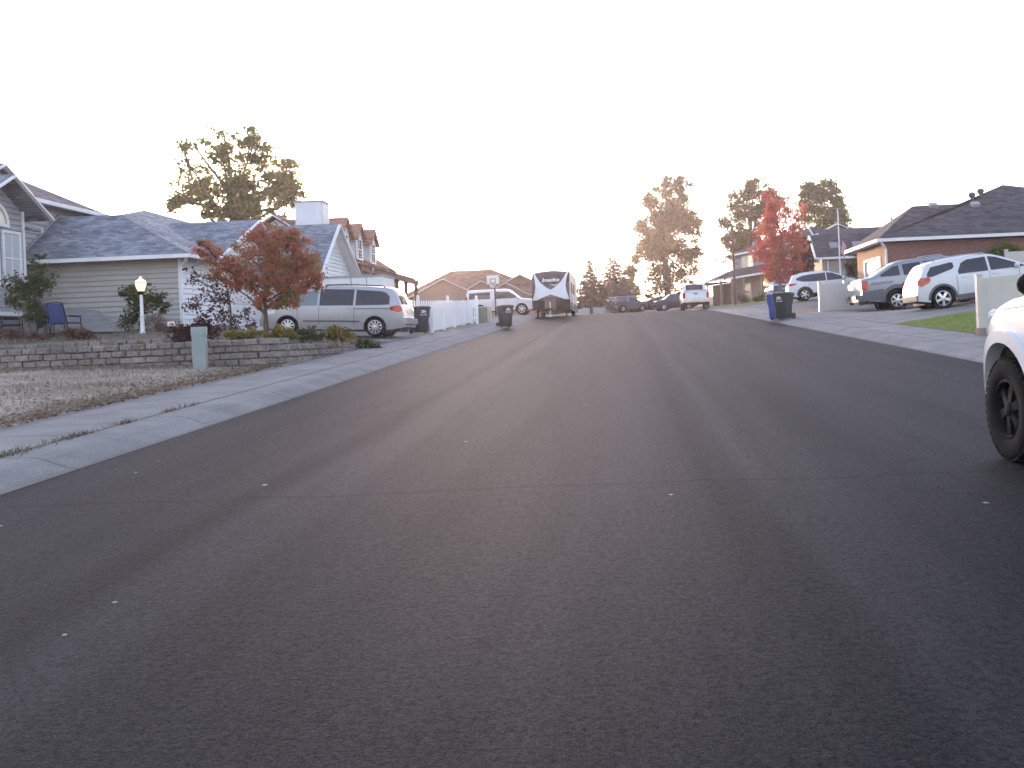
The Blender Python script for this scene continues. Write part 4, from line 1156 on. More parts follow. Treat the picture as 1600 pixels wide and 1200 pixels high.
def handles(c, xs, z):
    for x in xs:
        for s in (1, -1):
            y = s * (c['w'](x, z) + .02)
            c['box']('door_handle', (x - .1, y - .015, z - .018), (x + .1, y + .015, z + .018), c['S']['paint'])
def seams(c, xs, z0, z1):
    for x in xs:
        c['side']('door_seam', [(x - .007, z0, z1), (x + .007, z0, z1)], M['black_plastic'], .003, nx=3, nz=10)
def mirrors(c, x, z, m):
    for s in (1, -1):
        y = s * (c['w'](x, z) + .1)
        mb = MB(); mb.lathe([(.001, -.12), (.045, -.11), (.075, -.07), (.09, 0), (.08, .06), (.05, .1), (.001, .12)], (x, y, z), axis='Y', n=12)
        mb.build('mirror', m, c['root'], 60, world=False)
def rails(c, x0, x1, y, z, m, lift=.05):
    for s in (1, -1):
        mb = MB()
        mb.tube([(x0, s * y, c['zt'](x0) + .0), (x0 + .1, s * y, c['zt'](x0 + .1) + lift), ((x0 + x1) / 2, s * y, c['zt']((x0 + x1) / 2) + lift), (x1 - .1, s * y, c['zt'](x1 - .1) + lift), (x1, s * y, c['zt'](x1))], .022, 6)
        mb.build('roof_rail', m, c['root'], 60, world=False)

PAINT_SILVER = carpaint('silver_paint', (.42, .42, .44), .34, .25, dirt=(.3, .25, .2))
PAINT_WHITE = carpaint('white_car_paint', (.64, .65, .67), .22, dirt=(.5, .48, .46))
PAINT_WHITE2 = carpaint('clean_white_car_paint', (.78, .79, .8), .2, dirt=(.7, .7, .7))
PAINT_GREY = carpaint('pale_grey_paint', (.27, .29, .32), .3, .3)
PAINT_BLUE = carpaint('silver_blue_paint', (.09, .12, .155), .28, .4)
PAINT_DARK = carpaint('dark_paint', (.02, .022, .028), .22)
PAINT_NAVY = carpaint('navy_paint', (.03, .05, .1), .22)

# silver minivan, nose towards the house
def minivan():
    S = dict(L=5.08, H=1.76, W=.98, belt=1.06, Wr=.74, xr=-1.5, xf=1.53, R=.335, spokes=10, rimr=.235, paint=PAINT_SILVER, rim=M['alloy'], sill=.24,
             prof=[(-2.54, .42), (-2.525, .6), (-2.47, .68), (-2.44, .95), (-2.38, 1.08), (-2.2, 1.5), (-2.08, 1.66), (-1.9, 1.71), (-1.2, 1.755), (0, 1.76), (.6, 1.71), (.95, 1.6), (1.75, 1.14), (1.95, 1.06), (2.25, .95), (2.44, .8), (2.52, .6), (2.54, .4)])
    c = car('minivan', 'dusty silver minivan parked on the driveway behind the red leaved tree', (-9.95, 33.1, g(-9.95, 33.1) + .015), math.pi, R(2.9), S)
    sd, rr, bx = c['side'], c['rear'], c['box']
    sd('side_window', [(.5, 1.07, 1.62), (.98, 1.06, 1.53), (1.58, 1.06, 1.17)], glassmat('van_front_glass', (.16, .2, .2), .05))
    sd('side_window', [(-.75, 1.08, 1.64), (.42, 1.07, 1.64)], M['glass'])
    sd('side_window', [(-2.0, 1.12, 1.38), (-1.88, 1.11, 1.52), (-1.7, 1.1, 1.58), (-.83, 1.08, 1.63)], M['glass'])
    rr('rear_window', 1.12, 1.58, -.66, .66, M['glass'])
    rr('windshield', 1.2, 1.62, -.68, .68, M['glass'], front=True)
    for s in (1, -1):
        sd('tail_light', [(-2.44, .9, 1.0), (-2.3, .86, 1.1), (-2.02, .93, 1.04)], M['red_lens'], .012, (s,))
    rr('tail_light', .9, 1.06, .6, .96, M['red_lens'], both=True)
    rr('licence_plate', .78, .9, -.2, .2, M['plate'])
    bx('bumper', (-2.6, -.86, .45), (-2.4, .86, .66), PAINT_SILVER)
    sd('side_moulding', [(-.98, .5, .55), (.98, .5, .55)], M['grey_plastic'], .02)
    sd('slide_rail', [(-2.0, .96, .985), (-.8, .95, .975)], M['black_plastic'], .004)
    seams(c, (-.78, .44, 1.18), .4, 1.05); handles(c, (-.62, .3), .96); mirrors(c, 1.2, 1.1, PAINT_SILVER)
    rails(c, -1.8, .3, .68, 1.76, M['black_plastic'])
    sd('headlight', [(1.95, .78, .9), (2.35, .7, .86)], M['white_lens'], .01)
minivan()

def wagon(name, label, loc, heading, tilt, S, wins, tail, handle_x, handle_z, seam_x, extras=None, rail=None, clad=None, rearwin=(1.1, 1.5, .6), plate_z=.85, front_glass=True, cat='car'):
    c = car(name, label, loc, heading, tilt, S, cat)
    for pts, m in wins: c['side']('side_window', pts, m)
    c['rear']('rear_window', rearwin[0], rearwin[1], -rearwin[2], rearwin[2], M['glass'])
    if front_glass: c['rear']('windshield', S['belt'] + .1, S['H'] - .1, -S['Wr'] * .92, S['Wr'] * .92, M['glass'], front=True)
    for s in (1, -1): c['side']('tail_light', tail, M['red_lens'], .013, (s,))
    c['rear']('licence_plate', plate_z, plate_z + .14, -.2, .2, M['plate'])
    seams(c, seam_x, S.get('sill', .26) + .16, S['belt'] - .02); handles(c, handle_x, handle_z)
    mirrors(c, S['mx'], S['belt'] + .06, S['paint'])
    if rail: rails(c, *rail)
    if clad:
        Ra = S['R'] * S.get('arch', 1.17)
        c['ring']('wheel_arch_trim', clad, Ra, Ra + .07)
        c['side']('sill_cladding', [(S['xr'] + Ra + .02, S.get('sill', .26) - .01, S.get('sill', .26) + .16), (S['xf'] - Ra - .02, S.get('sill', .26) - .01, S.get('sill', .26) + .16)], clad, .014)
        c['box']('bumper', (-S['L'] / 2 - .04, -S['W'] * .85, .36), (-S['L'] / 2 + .15, S['W'] * .85, .56), clad)
    if extras: extras(c)
    return c

GL = M['glass']
# white crossover on the near right driveway
S1 = dict(scale=.98, tap=.07, L=4.77, H=1.69, W=.92, belt=1.08, Wr=.68, xr=-1.57, xf=1.32, R=.36, spokes=5, rimr=.25, paint=PAINT_WHITE, mx=.95,
          prof=[(-2.385, .5), (-2.37, .7), (-2.33, .95), (-2.26, 1.08), (-2.06, 1.42), (-1.93, 1.56), (-1.75, 1.6), (-1.2, 1.66), (-.3, 1.69), (.25, 1.63), (.6, 1.5), (1.35, 1.12), (1.6, 1.05), (2.15, .95), (2.33, .8), (2.38, .55)])
S1['prof'].append((2.385, .45))
wagon('crossover_car', 'white crossover car with red tail lamps parked nose up the near right driveway', (12.22, 31.2, 0), 0, R(5), S1,
      [([(-.98, 1.1, 1.2), (-.82, 1.1, 1.46), (-.6, 1.1, 1.55), (.02, 1.09, 1.57)], GL), ([(.1, 1.09, 1.57), (.35, 1.09, 1.52), (1.22, 1.09, 1.13)], GL), ([(-2.02, 1.12, 1.22), (-1.85, 1.12, 1.44), (-1.15, 1.3, 1.53), (-1.08, 1.36, 1.5)], GL)],
      [(-2.36, .9, 1.02), (-2.26, .82, 1.12), (-2.0, .92, 1.12), (-1.93, 1.0, 1.08)], (-.75, .25), .98, (-1.05, .06, 1.05), rail=(-1.7, .1, .62, 1.66, M['alloy'], .05), clad=M['grey_plastic'])['root'].location.z = g(12.22, 31.2) - .08

# pale grey pickup with dark cladding
S2 = dict(scale=1.07, L=5.63, H=1.9, W=1.0, belt=1.28, Wr=.74, xr=-1.5, xf=1.72, R=.39, spokes=6, rimr=.24, paint=PAINT_GREY, sill=.42, mx=1.1, arch=1.25,
          prof=[(-2.815, .62), (-2.8, .9), (-2.79, 1.27), (-2.74, 1.34), (-2.4, 1.37), (-2.25, 1.42), (-1.4, 1.84), (-1.05, 1.9), (.5, 1.9), (.85, 1.8), (1.5, 1.3), (1.8, 1.24), (2.5, 1.16), (2.74, 1.02), (2.8, .7), (2.815, .55)])
def avalanche_extra(c):
    S = c['S']
    Ra = S['R'] * S['arch']
    c['side']('side_cladding', [(-2.78, .5, .86), (S['xr'] - Ra - .01, .5, .9)], M['grey_plastic'], .03)
    c['side']('side_cladding', [(S['xr'] + Ra + .01, .42, .78), (S['xf'] - Ra - .01, .42, .78)], M['grey_plastic'], .03)
    c['ring']('wheel_arch_trim', M['grey_plastic'], Ra, Ra + .13, .03)
    c['box']('bumper', (-3.0, -.95, .5), (-2.78, .95, .74), M['grey_plastic'])
    c['box']('tow_hitch', (-3.12, -.06, .42), (-2.95, .06, .52), M['black_metal'])
    for s in (1, -1):
        c['box']('bumper_step', (-3.06, s * .6 - .25, .62), (-2.95, s * .6 + .25, .76), M['grey_plastic'])
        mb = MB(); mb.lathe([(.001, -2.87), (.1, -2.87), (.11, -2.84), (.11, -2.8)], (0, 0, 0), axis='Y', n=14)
        # two glowing discs added as sun glints, side by side on the tailgate corner
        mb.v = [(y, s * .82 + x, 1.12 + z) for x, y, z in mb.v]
        mb.build('sun_glint_disc', M['glint_white'], c['root'], 40, world=False)
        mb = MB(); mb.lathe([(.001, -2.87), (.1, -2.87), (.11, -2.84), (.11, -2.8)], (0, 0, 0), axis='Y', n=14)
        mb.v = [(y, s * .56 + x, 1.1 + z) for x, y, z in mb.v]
        mb.build('sun_glint_disc', M['glint_white'], c['root'], 40, world=False)
    c['side']('buttress_window', [(-2.05, 1.36, 1.44), (-1.5, 1.34, 1.7), (-1.3, 1.34, 1.73)], GL, .008)
M['glint_white'] = emit('glowing_sun_glint', (1, .93, .85), .26)  # glow standing in for low sun reflected off the tailgate
def text(name, s, size, mw, m, parent, ext=.004, shear=0, bold=0):
    cu = bpy.data.curves.new(name, 'FONT'); cu.body = s; cu.size = size; cu.extrude = ext; cu.shear = shear; cu.offset = bold
    cu.align_x = 'CENTER'; cu.align_y = 'CENTER'
    o = bpy.data.objects.new(name, cu); COL.objects.link(o)
    me = bpy.data.meshes.new_from_object(o)
    bpy.data.objects.remove(o)
    me.materials.clear(); me.materials.append(m)
    r = bpy.data.objects.new(name, me); COL.objects.link(r)
    r.parent = parent; r.matrix_local = mw
    return r
cA = wagon('pickup_truck', 'pale grey pickup truck with dark lower cladding and added glowing sun glints on its tailgate', (13.1, 39.0, g(13.1, 39) + .04), 0, R(4.5), S2,
      [([(-1.15, 1.32, 1.74), (-.45, 1.32, 1.76)], GL), ([(-.35, 1.32, 1.76), (.3, 1.31, 1.76)], GL), ([(.38, 1.31, 1.76), (.7, 1.31, 1.7), (1.35, 1.31, 1.36)], GL)],
      [(-2.8, .9, 1.26), (-2.62, .9, 1.27), (-2.55, 1.05, 1.25)], (-.35, .5), 1.15, (-.6, .34, 1.2), avalanche_extra, rail=(-.5, .5, .66, 1.9, M['alloy'], .05), rearwin=(1.42, 1.78, .6), plate_z=.95, cat='pickup truck')
text('badge', 'AVALANCHE', .15, Matrix.Translation((-2.05, -1.003, 1.12)) @ Matrix.Rotation(R(90), 4, 'X'), mat('badge_red', (.2, .06, .06), .4), cA['root'], .003, .25)

# white crossover further along, right
S3 = dict(L=4.57, H=1.68, W=.92, belt=1.06, Wr=.68, xr=-1.3, xf=1.36, R=.355, spokes=5, rimr=.25, paint=PAINT_WHITE2, mx=1.0,
          prof=[(-2.285, .45), (-2.27, .7), (-2.22, 1.0), (-2.15, 1.1), (-1.98, 1.45), (-1.9, 1.57), (-1.4, 1.65), (-.3, 1.68), (.3, 1.6), (.7, 1.45), (1.35, 1.1), (1.6, 1.04), (2.05, .94), (2.22, .78), (2.28, .5)])
S3['prof'].append((2.285, .45))
wagon('crossover_car', 'white crossover car standing behind the tan vinyl fence near the red maple', (12.6, 56.2, 0), R(-4), R(3), S3,
      [([(-1.75, 1.25, 1.36), (-1.35, 1.14, 1.5), (-.9, 1.1, 1.54), (.0, 1.08, 1.57)], GL), ([(.06, 1.08, 1.57), (.4, 1.08, 1.52), (1.2, 1.08, 1.14)], GL)],
      [(-2.24, 1.0, 1.06), (-2.1, .92, 1.08), (-1.75, 1.0, 1.06)], (-.8, .25), .96, (-1.0, .03, 1.05), rail=(-1.6, .0, .62, 1.66, M['white'], .03), clad=M['black_plastic'])['root'].location.z = g(12.6, 56.2) - .02

# big white sport utility beyond the fence, left
S4 = dict(L=5.3, H=1.95, W=1.0, belt=1.2, Wr=.78, xr=-1.5, xf=1.55, R=.4, spokes=6, rimr=.27, paint=PAINT_WHITE2, mx=1.25, sill=.36,
          prof=[(-2.65, .5), (-2.64, .8), (-2.6, 1.15), (-2.5, 1.7), (-2.42, 1.88), (-2.2, 1.94), (-1, 1.95), (.3, 1.94), (.7, 1.86), (1.4, 1.26), (1.6, 1.2), (2.3, 1.13), (2.56, 1.0), (2.64, .65), (2.65, .5)])
wagon('sport_utility_car', 'large white sport utility car behind the travel trailer, side on', (-8.6, 69.2, g(-8.6, 69.2) + .03), 0, R(0), S4,
      [([(-2.3, 1.26, 1.72), (-.75, 1.24, 1.76)], GL), ([(-.35, 1.24, 1.76), (.6, 1.24, 1.74), (1.3, 1.24, 1.3)], GL)],
      [(-2.62, 1.0, 1.3), (-2.5, 1.0, 1.5), (-2.42, 1.0, 1.5)], (-.6, .4), 1.1, (-.55, .5, 1.3), rearwin=(1.3, 1.75, .65))

# boxy off-roader with a spare wheel, dark sedan, dark sport utility at the end of the street
S5 = dict(L=4.5, H=1.83, W=.94, belt=1.15, Wr=.78, xr=-1.3, xf=1.38, R=.4, spokes=6, rimr=.25, paint=PAINT_BLUE, mx=.9, sill=.4,
          prof=[(-2.2, .55), (-2.19, .9), (-2.17, 1.2), (-2.1, 1.7), (-2.0, 1.79), (-1, 1.83), (.3, 1.82), (.5, 1.76), (1.0, 1.22), (1.1, 1.18), (2.0, 1.1), (2.15, 1.0), (2.24, .6), (2.25, .5)])
def fj(c):
    mb = MB(); mb.lathe([(.2, -.1), (.36, -.1), (.38, -.04), (.38, .06), (.34, .1), (.22, .1), (.2, .06), (.001, .06)], (0, 0, 0), axis='Y', n=24)
    mb.v = [(-2.27 - y, x, 1.0 + z) for x, y, z in mb.v]
    sp_ = mb.build('spare_wheel', M['tyre'], c['root'], 40, world=False)
    mb = MB(); mb.lathe([(.23, .09), (.21, .115), (.14, .11), (.12, .12), (.001, .12)], (0, 0, 0), axis='Y', n=24)
    mb.v = [(-2.27 - y, x, 1.0 + z) for x, y, z in mb.v]
    mb.build('rim', M['alloy'], sp_, 40, world=False)
    c['box']('bumper', (-2.36, -.8, .45), (-2.15, .8, .68), M['black_plastic'])
fjo = wagon('off_road_car', 'boxy silver blue off road car with a spare wheel on its back', (1.15, 104, zs(104) + .02), R(36), R(1), S5,
      [([(-1.9, 1.2, 1.66), (-.75, 1.18, 1.68)], GL), ([(-.45, 1.18, 1.66), (.45, 1.18, 1.64), (.88, 1.18, 1.3)], GL)],
      [(-2.16, .95, 1.2), (-2.05, .95, 1.2)], (.0,), 1.05, (-.55, .8), fj, rearwin=(1.25, 1.62, .6), plate_z=.7)
S6 = dict(L=4.6, H=1.44, W=.9, belt=.95, Wr=.62, xr=-1.35, xf=1.4, R=.32, spokes=7, rimr=.22, paint=PAINT_DARK, mx=.8, sill=.22,
          prof=[(-2.3, .45), (-2.28, .75), (-2.22, .95), (-1.75, 1.0), (-1.5, 1.08), (-.85, 1.4), (-.3, 1.44), (.2, 1.4), (1.1, 1.0), (1.4, .95), (2.1, .84), (2.26, .7), (2.3, .45)])
wagon('sedan_car', 'dark sedan parked between the boxy off roader and the dark sport utility', (3.9, 107, zs(107) + .02), R(200), R(0), S6,
      [([(-1.3, .99, 1.1), (-.8, .97, 1.3), (-.1, .97, 1.33)], GL), ([(-.04, .97, 1.33), (.2, .97, 1.3), (.95, .97, 1.04)], GL)],
      [(-2.26, .75, .92), (-2.0, .75, .92)], (-.7, .3), .88, (-.9, .0, 1.0), rearwin=(1.1, 1.36, .5), plate_z=.62)
S7 = dict(L=5.1, H=1.9, W=.98, belt=1.18, Wr=.76, xr=-1.45, xf=1.5, R=.39, spokes=6, rimr=.25, paint=PAINT_NAVY, mx=1.1, sill=.36,
          prof=[(-2.55, .5), (-2.53, .85), (-2.5, 1.15), (-2.38, 1.65), (-2.25, 1.83), (-1, 1.9), (.2, 1.88), (.55, 1.8), (1.3, 1.22), (2.2, 1.1), (2.46, .98), (2.54, .6), (2.55, .5)])
wagon('sport_utility_car', 'dark sport utility car half hidden left of the white pickup truck', (6.4, 105, zs(105) + .02), R(195), R(0), S7,
      [([(-2.1, 1.23, 1.66), (-.85, 1.21, 1.7)], GL), ([(-.75, 1.21, 1.7), (.1, 1.21, 1.7)], GL), ([(.18, 1.21, 1.7), (.5, 1.21, 1.66), (1.15, 1.21, 1.28)], GL)],
      [(-2.5, .95, 1.3), (-2.36, .95, 1.3)], (-.7, .3), 1.08, (-.8, .12, 1.15), rearwin=(1.25, 1.65, .6))
# small blue car behind the bins
S8 = dict(S6); S8['paint'] = carpaint('mid_blue_paint', (.1, .17, .28), .22)
wagon('hatchback_car', 'blue car far back behind the green wheeled bin', (12.6, 72, g(12.6, 72) + .05), R(90), R(0), S8,
      [([(-1.3, .99, 1.1), (-.8, .97, 1.3), (-.1, .97, 1.33)], GL), ([(-.04, .97, 1.33), (.2, .97, 1.3), (.95, .97, 1.04)], GL)],
      [(-2.26, .75, .92), (-2.0, .75, .92)], (-.7, .3), .88, (-.9, .0, 1.0), rearwin=(1.1, 1.36, .5), plate_z=.62)

# white pickup seen from behind at the crest
S9 = dict(L=5.8, H=1.94, W=1.0, belt=1.2, Wr=.76, xr=-1.7, xf=1.85, R=.39, spokes=6, rimr=.24, paint=PAINT_WHITE2, mx=1.2, sill=.46, tap=.05, rear_x=3,
          prof=[(-2.9, .62), (-2.89, .95), (-2.87, 1.3), (-2.84, 1.34), (-.95, 1.36), (-.9, 1.4), (-.72, 1.84), (-.6, 1.9), (.4, 1.94), (.8, 1.84), (1.45, 1.26), (2.4, 1.18), (2.75, 1.05), (2.88, .7), (2.9, .6)])
def rearpick(c):
    for s in (1, -1):
        mb = MB(); mb.box((-2.93, s * .86 - .1, .86), (-2.86, s * .86 + .1, 1.28)); mb.build('tail_light', M['red_lens'], c['root'], world=False)
        c['box']('mud_flap', (-2.15, s * .84 - .14, .2), (-2.12, s * .84 + .14, .6), M['black_plastic'])
    c['box']('bumper', (-3.06, -.95, .56), (-2.88, .95, .76), M['chrome'])
    c['box']('licence_plate', (-3.08, -.16, .58), (-3.055, .16, .74), M['plate'])
    mb = MB(); mb.box((-2.915, -.14, 1.13), (-2.885, .14, 1.2)); mb.build('emblem', M['black_plastic'], c['root'], world=False)
    mb = MB(); mb.box((-2.905, -.7, .84), (-2.884, .7, .855)); mb.box((-2.905, -.7, 1.26), (-2.884, .7, 1.272)); mb.build('tailgate_seam', M['grey_plastic'], c['root'], world=False)
    c['box']('high_brake_lamp', (-.72, -.16, 1.86), (-.66, .16, 1.9), M['red_lens'])
    c['box']('bed_liner', (-2.7, -.8, 1.365), (-1.0, .8, 1.4), M['black_plastic'])
c9 = car('pickup_truck', 'white pickup truck seen from behind at the crest of the street', (5.75, 69.5, zs(69.5) + .03), R(88), R(1.5), S9, 'pickup truck')
c9['rear']('rear_window', 1.45, 1.83, -.62, .62, GL, xa=-.95, xb=-.5)
for pts in ([(-.62, 1.24, 1.72), (.2, 1.24, 1.78)], [(.28, 1.24, 1.78), (.7, 1.24, 1.72), (1.3, 1.24, 1.34)]): c9['side']('side_window', pts, GL)
rearpick(c9); mirrors(c9, 1.15, 1.32, M['black_plastic']); handles(c9, (-.4, .45), 1.1); seams(c9, (.24, -.75), .7, 1.2)

# near white truck at the right edge of the picture
S10 = dict(L=4.7, H=1.92, W=.96, belt=1.32, Wr=.72, xr=-1.5, xf=1.62, R=.415, tw=.27, spokes=6, rimr=.235, paint=PAINT_WHITE2, rim=M['black_metal'], mx=.7, sill=.52, n=110, arch=1.3, inset=-.02, tap=.16,
           prof=[(-2.35, .7), (-2.34, .95), (-2.32, 1.3), (-2.28, 1.36), (-1.0, 1.38), (-.95, 1.42), (-.8, 1.84), (-.65, 1.9), (.0, 1.92), (.3, 1.86), (.95, 1.42), (1.05, 1.36), (1.6, 1.3), (1.95, 1.22), (2.12, 1.14), (2.22, 1.04), (2.28, .92), (2.33, .8), (2.35, .62)])
c10 = car('pickup_truck', 'white lifted truck with black wheels cut off by the right edge, nearest vehicle', (4.06, 5.88, zs(5.88)), R(90), R(2.75), S10, 'pickup truck')
sd = c10['side']
sd('side_window', [(-.7, 1.4, 1.74), (.0, 1.4, 1.78)], GL); sd('side_window', [(.08, 1.4, 1.78), (.3, 1.4, 1.74), (.85, 1.4, 1.44)], GL)
c10['rear']('windshield', 1.46, 1.82, -.62, .62, GL, front=True)
Ra = S10['R'] * S10['arch']
c10['ring']('fender_flare', PAINT_WHITE2, Ra, Ra + .1, .05, -.25, math.pi + .3)
sd('headlight', [(2.16, .95, 1.04), (2.27, .9, .98)], M['white_lens'], .012)
c10['box']('bumper', (2.2, -.72, .58), (2.42, .72, .86), PAINT_WHITE2)
c10['box']('grille', (2.25, -.5, .88), (2.33, .5, 1.02), M['black_plastic'])
mb = MB(); mb.tube([(2.0, .8, 1.13), (2.04, .84, 1.15), (2.05, .88, 1.16), (2.04, .91, 1.16)], [.03, .05, .055, .03], 8); mb.build('fender_marker', PAINT_WHITE2, c10['root'], 60, world=False)
mirrors(c10, .95, 1.42, M['black_metal']); seams(c10, (.98, .04, -.78), .7, 1.3); handles(c10, (.16, -.62), 1.18)
sd('hood_seam', [(1.05, 1.265, 1.275), (1.6, 1.22, 1.23), (2.0, 1.15, 1.16)], M['grey_plastic'], .003)

# ------------------------------------------------------------------ travel trailer
def trailer():
    gz = zs(60)
    root = thing('travel_trailer', 'travel trailer with a white V on its dark front, parked at the kerb', 'travel trailer', (-4.2, 59, gz))
    x0, x1 = -5.42, -3.0
    front = [(59.15, .5), (58.98, .9), (58.95, 1.25), (59.02, 1.9), (59.2, 2.45), (59.45, 2.78), (59.8, 2.93), (60.4, 2.98)]
    cm = (x0 + x1) / 2; hw = (x1 - x0) / 2
    crown = lambda s: .1 * (1 - s * s)
    mb = MB()
    rows = [[Vector((cm + hw * s * (1 - .02 * (z > 2.9)), y + .12 * s ** 4 - (.05 * (1 - s * s)), gz + z + (crown(s) if z > 2.6 else crown(s) * max(0, (z - 1.9) / .7)))) for s in np.linspace(-1, 1, 21)] for y, z in front]
    mb.grid(rows); cap = mb.build('front_cap', mat('dark_brown_gelcoat', (.032, .015, .014), .25, coat=.5), root, 50)
    mb = MB()
    zb_, zt_ = .5, 2.98
    sidep = [(59.27, .5), (59.1, .9), (59.07, 1.25), (59.14, 1.9), (59.32, 2.45), (59.57, 2.75), (59.9, 2.9), (60.4, 2.98), (69.5, 2.98), (69.6, 2.8), (69.6, .5)]
    for x in (x0, x1): mb.face(*[(x, y, gz + z) for y, z in sidep])
    mb.grid([[(cm + hw * s, y, gz + 2.98 + crown(s)) for s in np.linspace(-1, 1, 13)] for y in (60.4, 63, 69.5)])
    mb.grid([[(x0, 69.6, gz + .5), (x1, 69.6, gz + .5)], [(x0, 69.6, gz + 2.98), (x1, 69.6, gz + 2.98)]])
    mb.face((x0, 59.2, gz + .5), (x1, 59.2, gz + .5), (x1, 69.6, gz + .5), (x0, 69.6, gz + .5))
    mb.build('body', mat('trailer_pale_wall', (.5, .47, .44), .35, (.62, .6, .57), 1.2, 3), root)
    # side graphics, windows and door on the street side
    mb = MB(); mb.face((x1 + .006, 59.4, gz + .55), (x1 + .006, 69.5, gz + .55), (x1 + .006, 69.5, gz + 1.0), (x1 + .006, 59.25, gz + 1.0)); mb.build('skirt_panel', M['grey_plastic'], root)
    mb = MB(); mb.face((x1 + .007, 59.6, gz + 2.4), (x1 + .007, 60.6, gz + 1.1), (x1 + .007, 62, gz + 1.1), (x1 + .007, 60.4, gz + 2.7)); mb.build('side_graphic', mat('graphic_brown', (.2, .13, .1), .4, (.34, .26, .22), 6), root)
    for a, b in ((61.2, 62.2), (63.5, 64.8)):
        mb = MB(); mb.box((x1 + .005, a, gz + 1.6), (x1 + .03, b, gz + 2.3)); mb.build('window', M['glass'], root)
    mb = MB(); mb.box((x1 + .005, 62.5, gz + .75), (x1 + .025, 63.2, gz + 2.5)); dr = mb.build('door', M['trim'], root)
    # white V decal following the front cap
    fy = [p[0] for p in front]; fz = [p[1] for p in front]
    def surf(s, z, off=.008):
        # invert the crown so that z is the height at the edge
        y = float(np.interp(z, fz, fy))
        return Vector((cm + hw * s, y + .12 * s ** 4 - .05 * (1 - s * s) - off, gz + z + (crown(s) if z > 2.6 else crown(s) * max(0, (z - 1.9) / .7))))
    zT, zB = 2.85, 1.12
    tt = np.linspace(0, 1, 51)
    outer = lambda t: float(np.interp(t, [0, .25, .5, .75, 1], [.93, .84, .79, .84, .97]))
    inner = lambda t: float(np.interp(t, [0, .2, .38, .5, .6, .63, .8, .84, .9, .95, 1], [.85, .71, .52, .31, .09, 0, 0, .16, .4, .58, .74]))
    mb = MB()
    for sg in (-1, 1):
        mb.grid([[surf(sg * (inner(t) + (outer(t) - inner(t)) * k / 8), zT + (zB - zT) * t) for k in range(9)] for t in tt])
    mb.build('front_decal', mat('white_gelcoat', (.7, .7, .72), .25, coat=.4), cap)
    p = surf(0, 2.27, .035)
    text('lettering', 'Imagine', .36, Matrix.Translation(p + Vector((0, -.03, .06)) - ORIG[cap.name]) @ Matrix.Rotation(R(90 - 17), 4, 'X'), mat('white_letters', (.8, .8, .82), .4), cap, .006, .3, .008)
    mb = MB(); mb.tube([surf(k / 10 * .42 - .02, 2.08 - .06 * math.sin(k / 10 * math.pi) + .03 * k / 10, .02) for k in range(11)], [.006 + .02 * math.sin(k / 10 * math.pi) for k in range(11)], 6); mb.build('lettering_swash', M['white'], cap)
    # propane cover, tongue, jack, wheels, steps, roof unit
    mb = MB(); mb.box((cm - .34, 58.2, gz + .55), (cm + .34, 58.75, gz + 1.15)); mb.build('gas_bottle_cover', mat('brown_grey_cover', (.13, .1, .09), .6), root)
    mb = MB()
    for s in (-1, 1): mb.bar((cm + s * .8, 59.4, gz + .5), (cm, 57.7, gz + .5), .1, .1)
    mb.build('tow_frame', M['black_metal'], root)
    mb = MB(); mb.tube([(cm, 58.0, gz + .02), (cm, 58.0, gz + .95)], .04); mb.lathe([(.1, .0), (.1, .04), (.001, .05)], (cm, 58.0, gz + .02), n=12); mb.build('jack', M['alloy'], root)
    for x in (x0 + .3, x1 - .3):
        mb = MB(); mb.box((x - .06, 59.5, gz + .02), (x + .06, 59.7, gz + .5)); mb.box((x - .16, 59.42, gz), (x + .16, 59.78, gz + .06)); mb.build('stabilizer_leg', M['black_metal'], root)
    first = None
    for y in (65.2, 66.15):
        for s, x in ((1, x1 - .13), (-1, x0 + .13)):
            if first is None: first = make_wheel(root, 0, 0, .37, .22, .2, 6, 1, M['alloy']); o = first
            else: o = dup(first); o.parent = root
            o.location = Vector((x, y, gz + .37)) - ORIG[root.name]; o.rotation_euler = (0, 0, R(-90) if s > 0 else R(90))
    mb = MB(); mb.box((cm - .35, 62.5, gz + 3.06), (cm + .35, 63.4, gz + 3.22)); mb.build('roof_unit', M['white'], root)
    mb = MB(); mb.box((cm - .1, 60.8, gz + 3.05), (cm + .3, 61.2, gz + 3.14)); mb.build('roof_vent', M['siding_grey2'], root)
trailer()

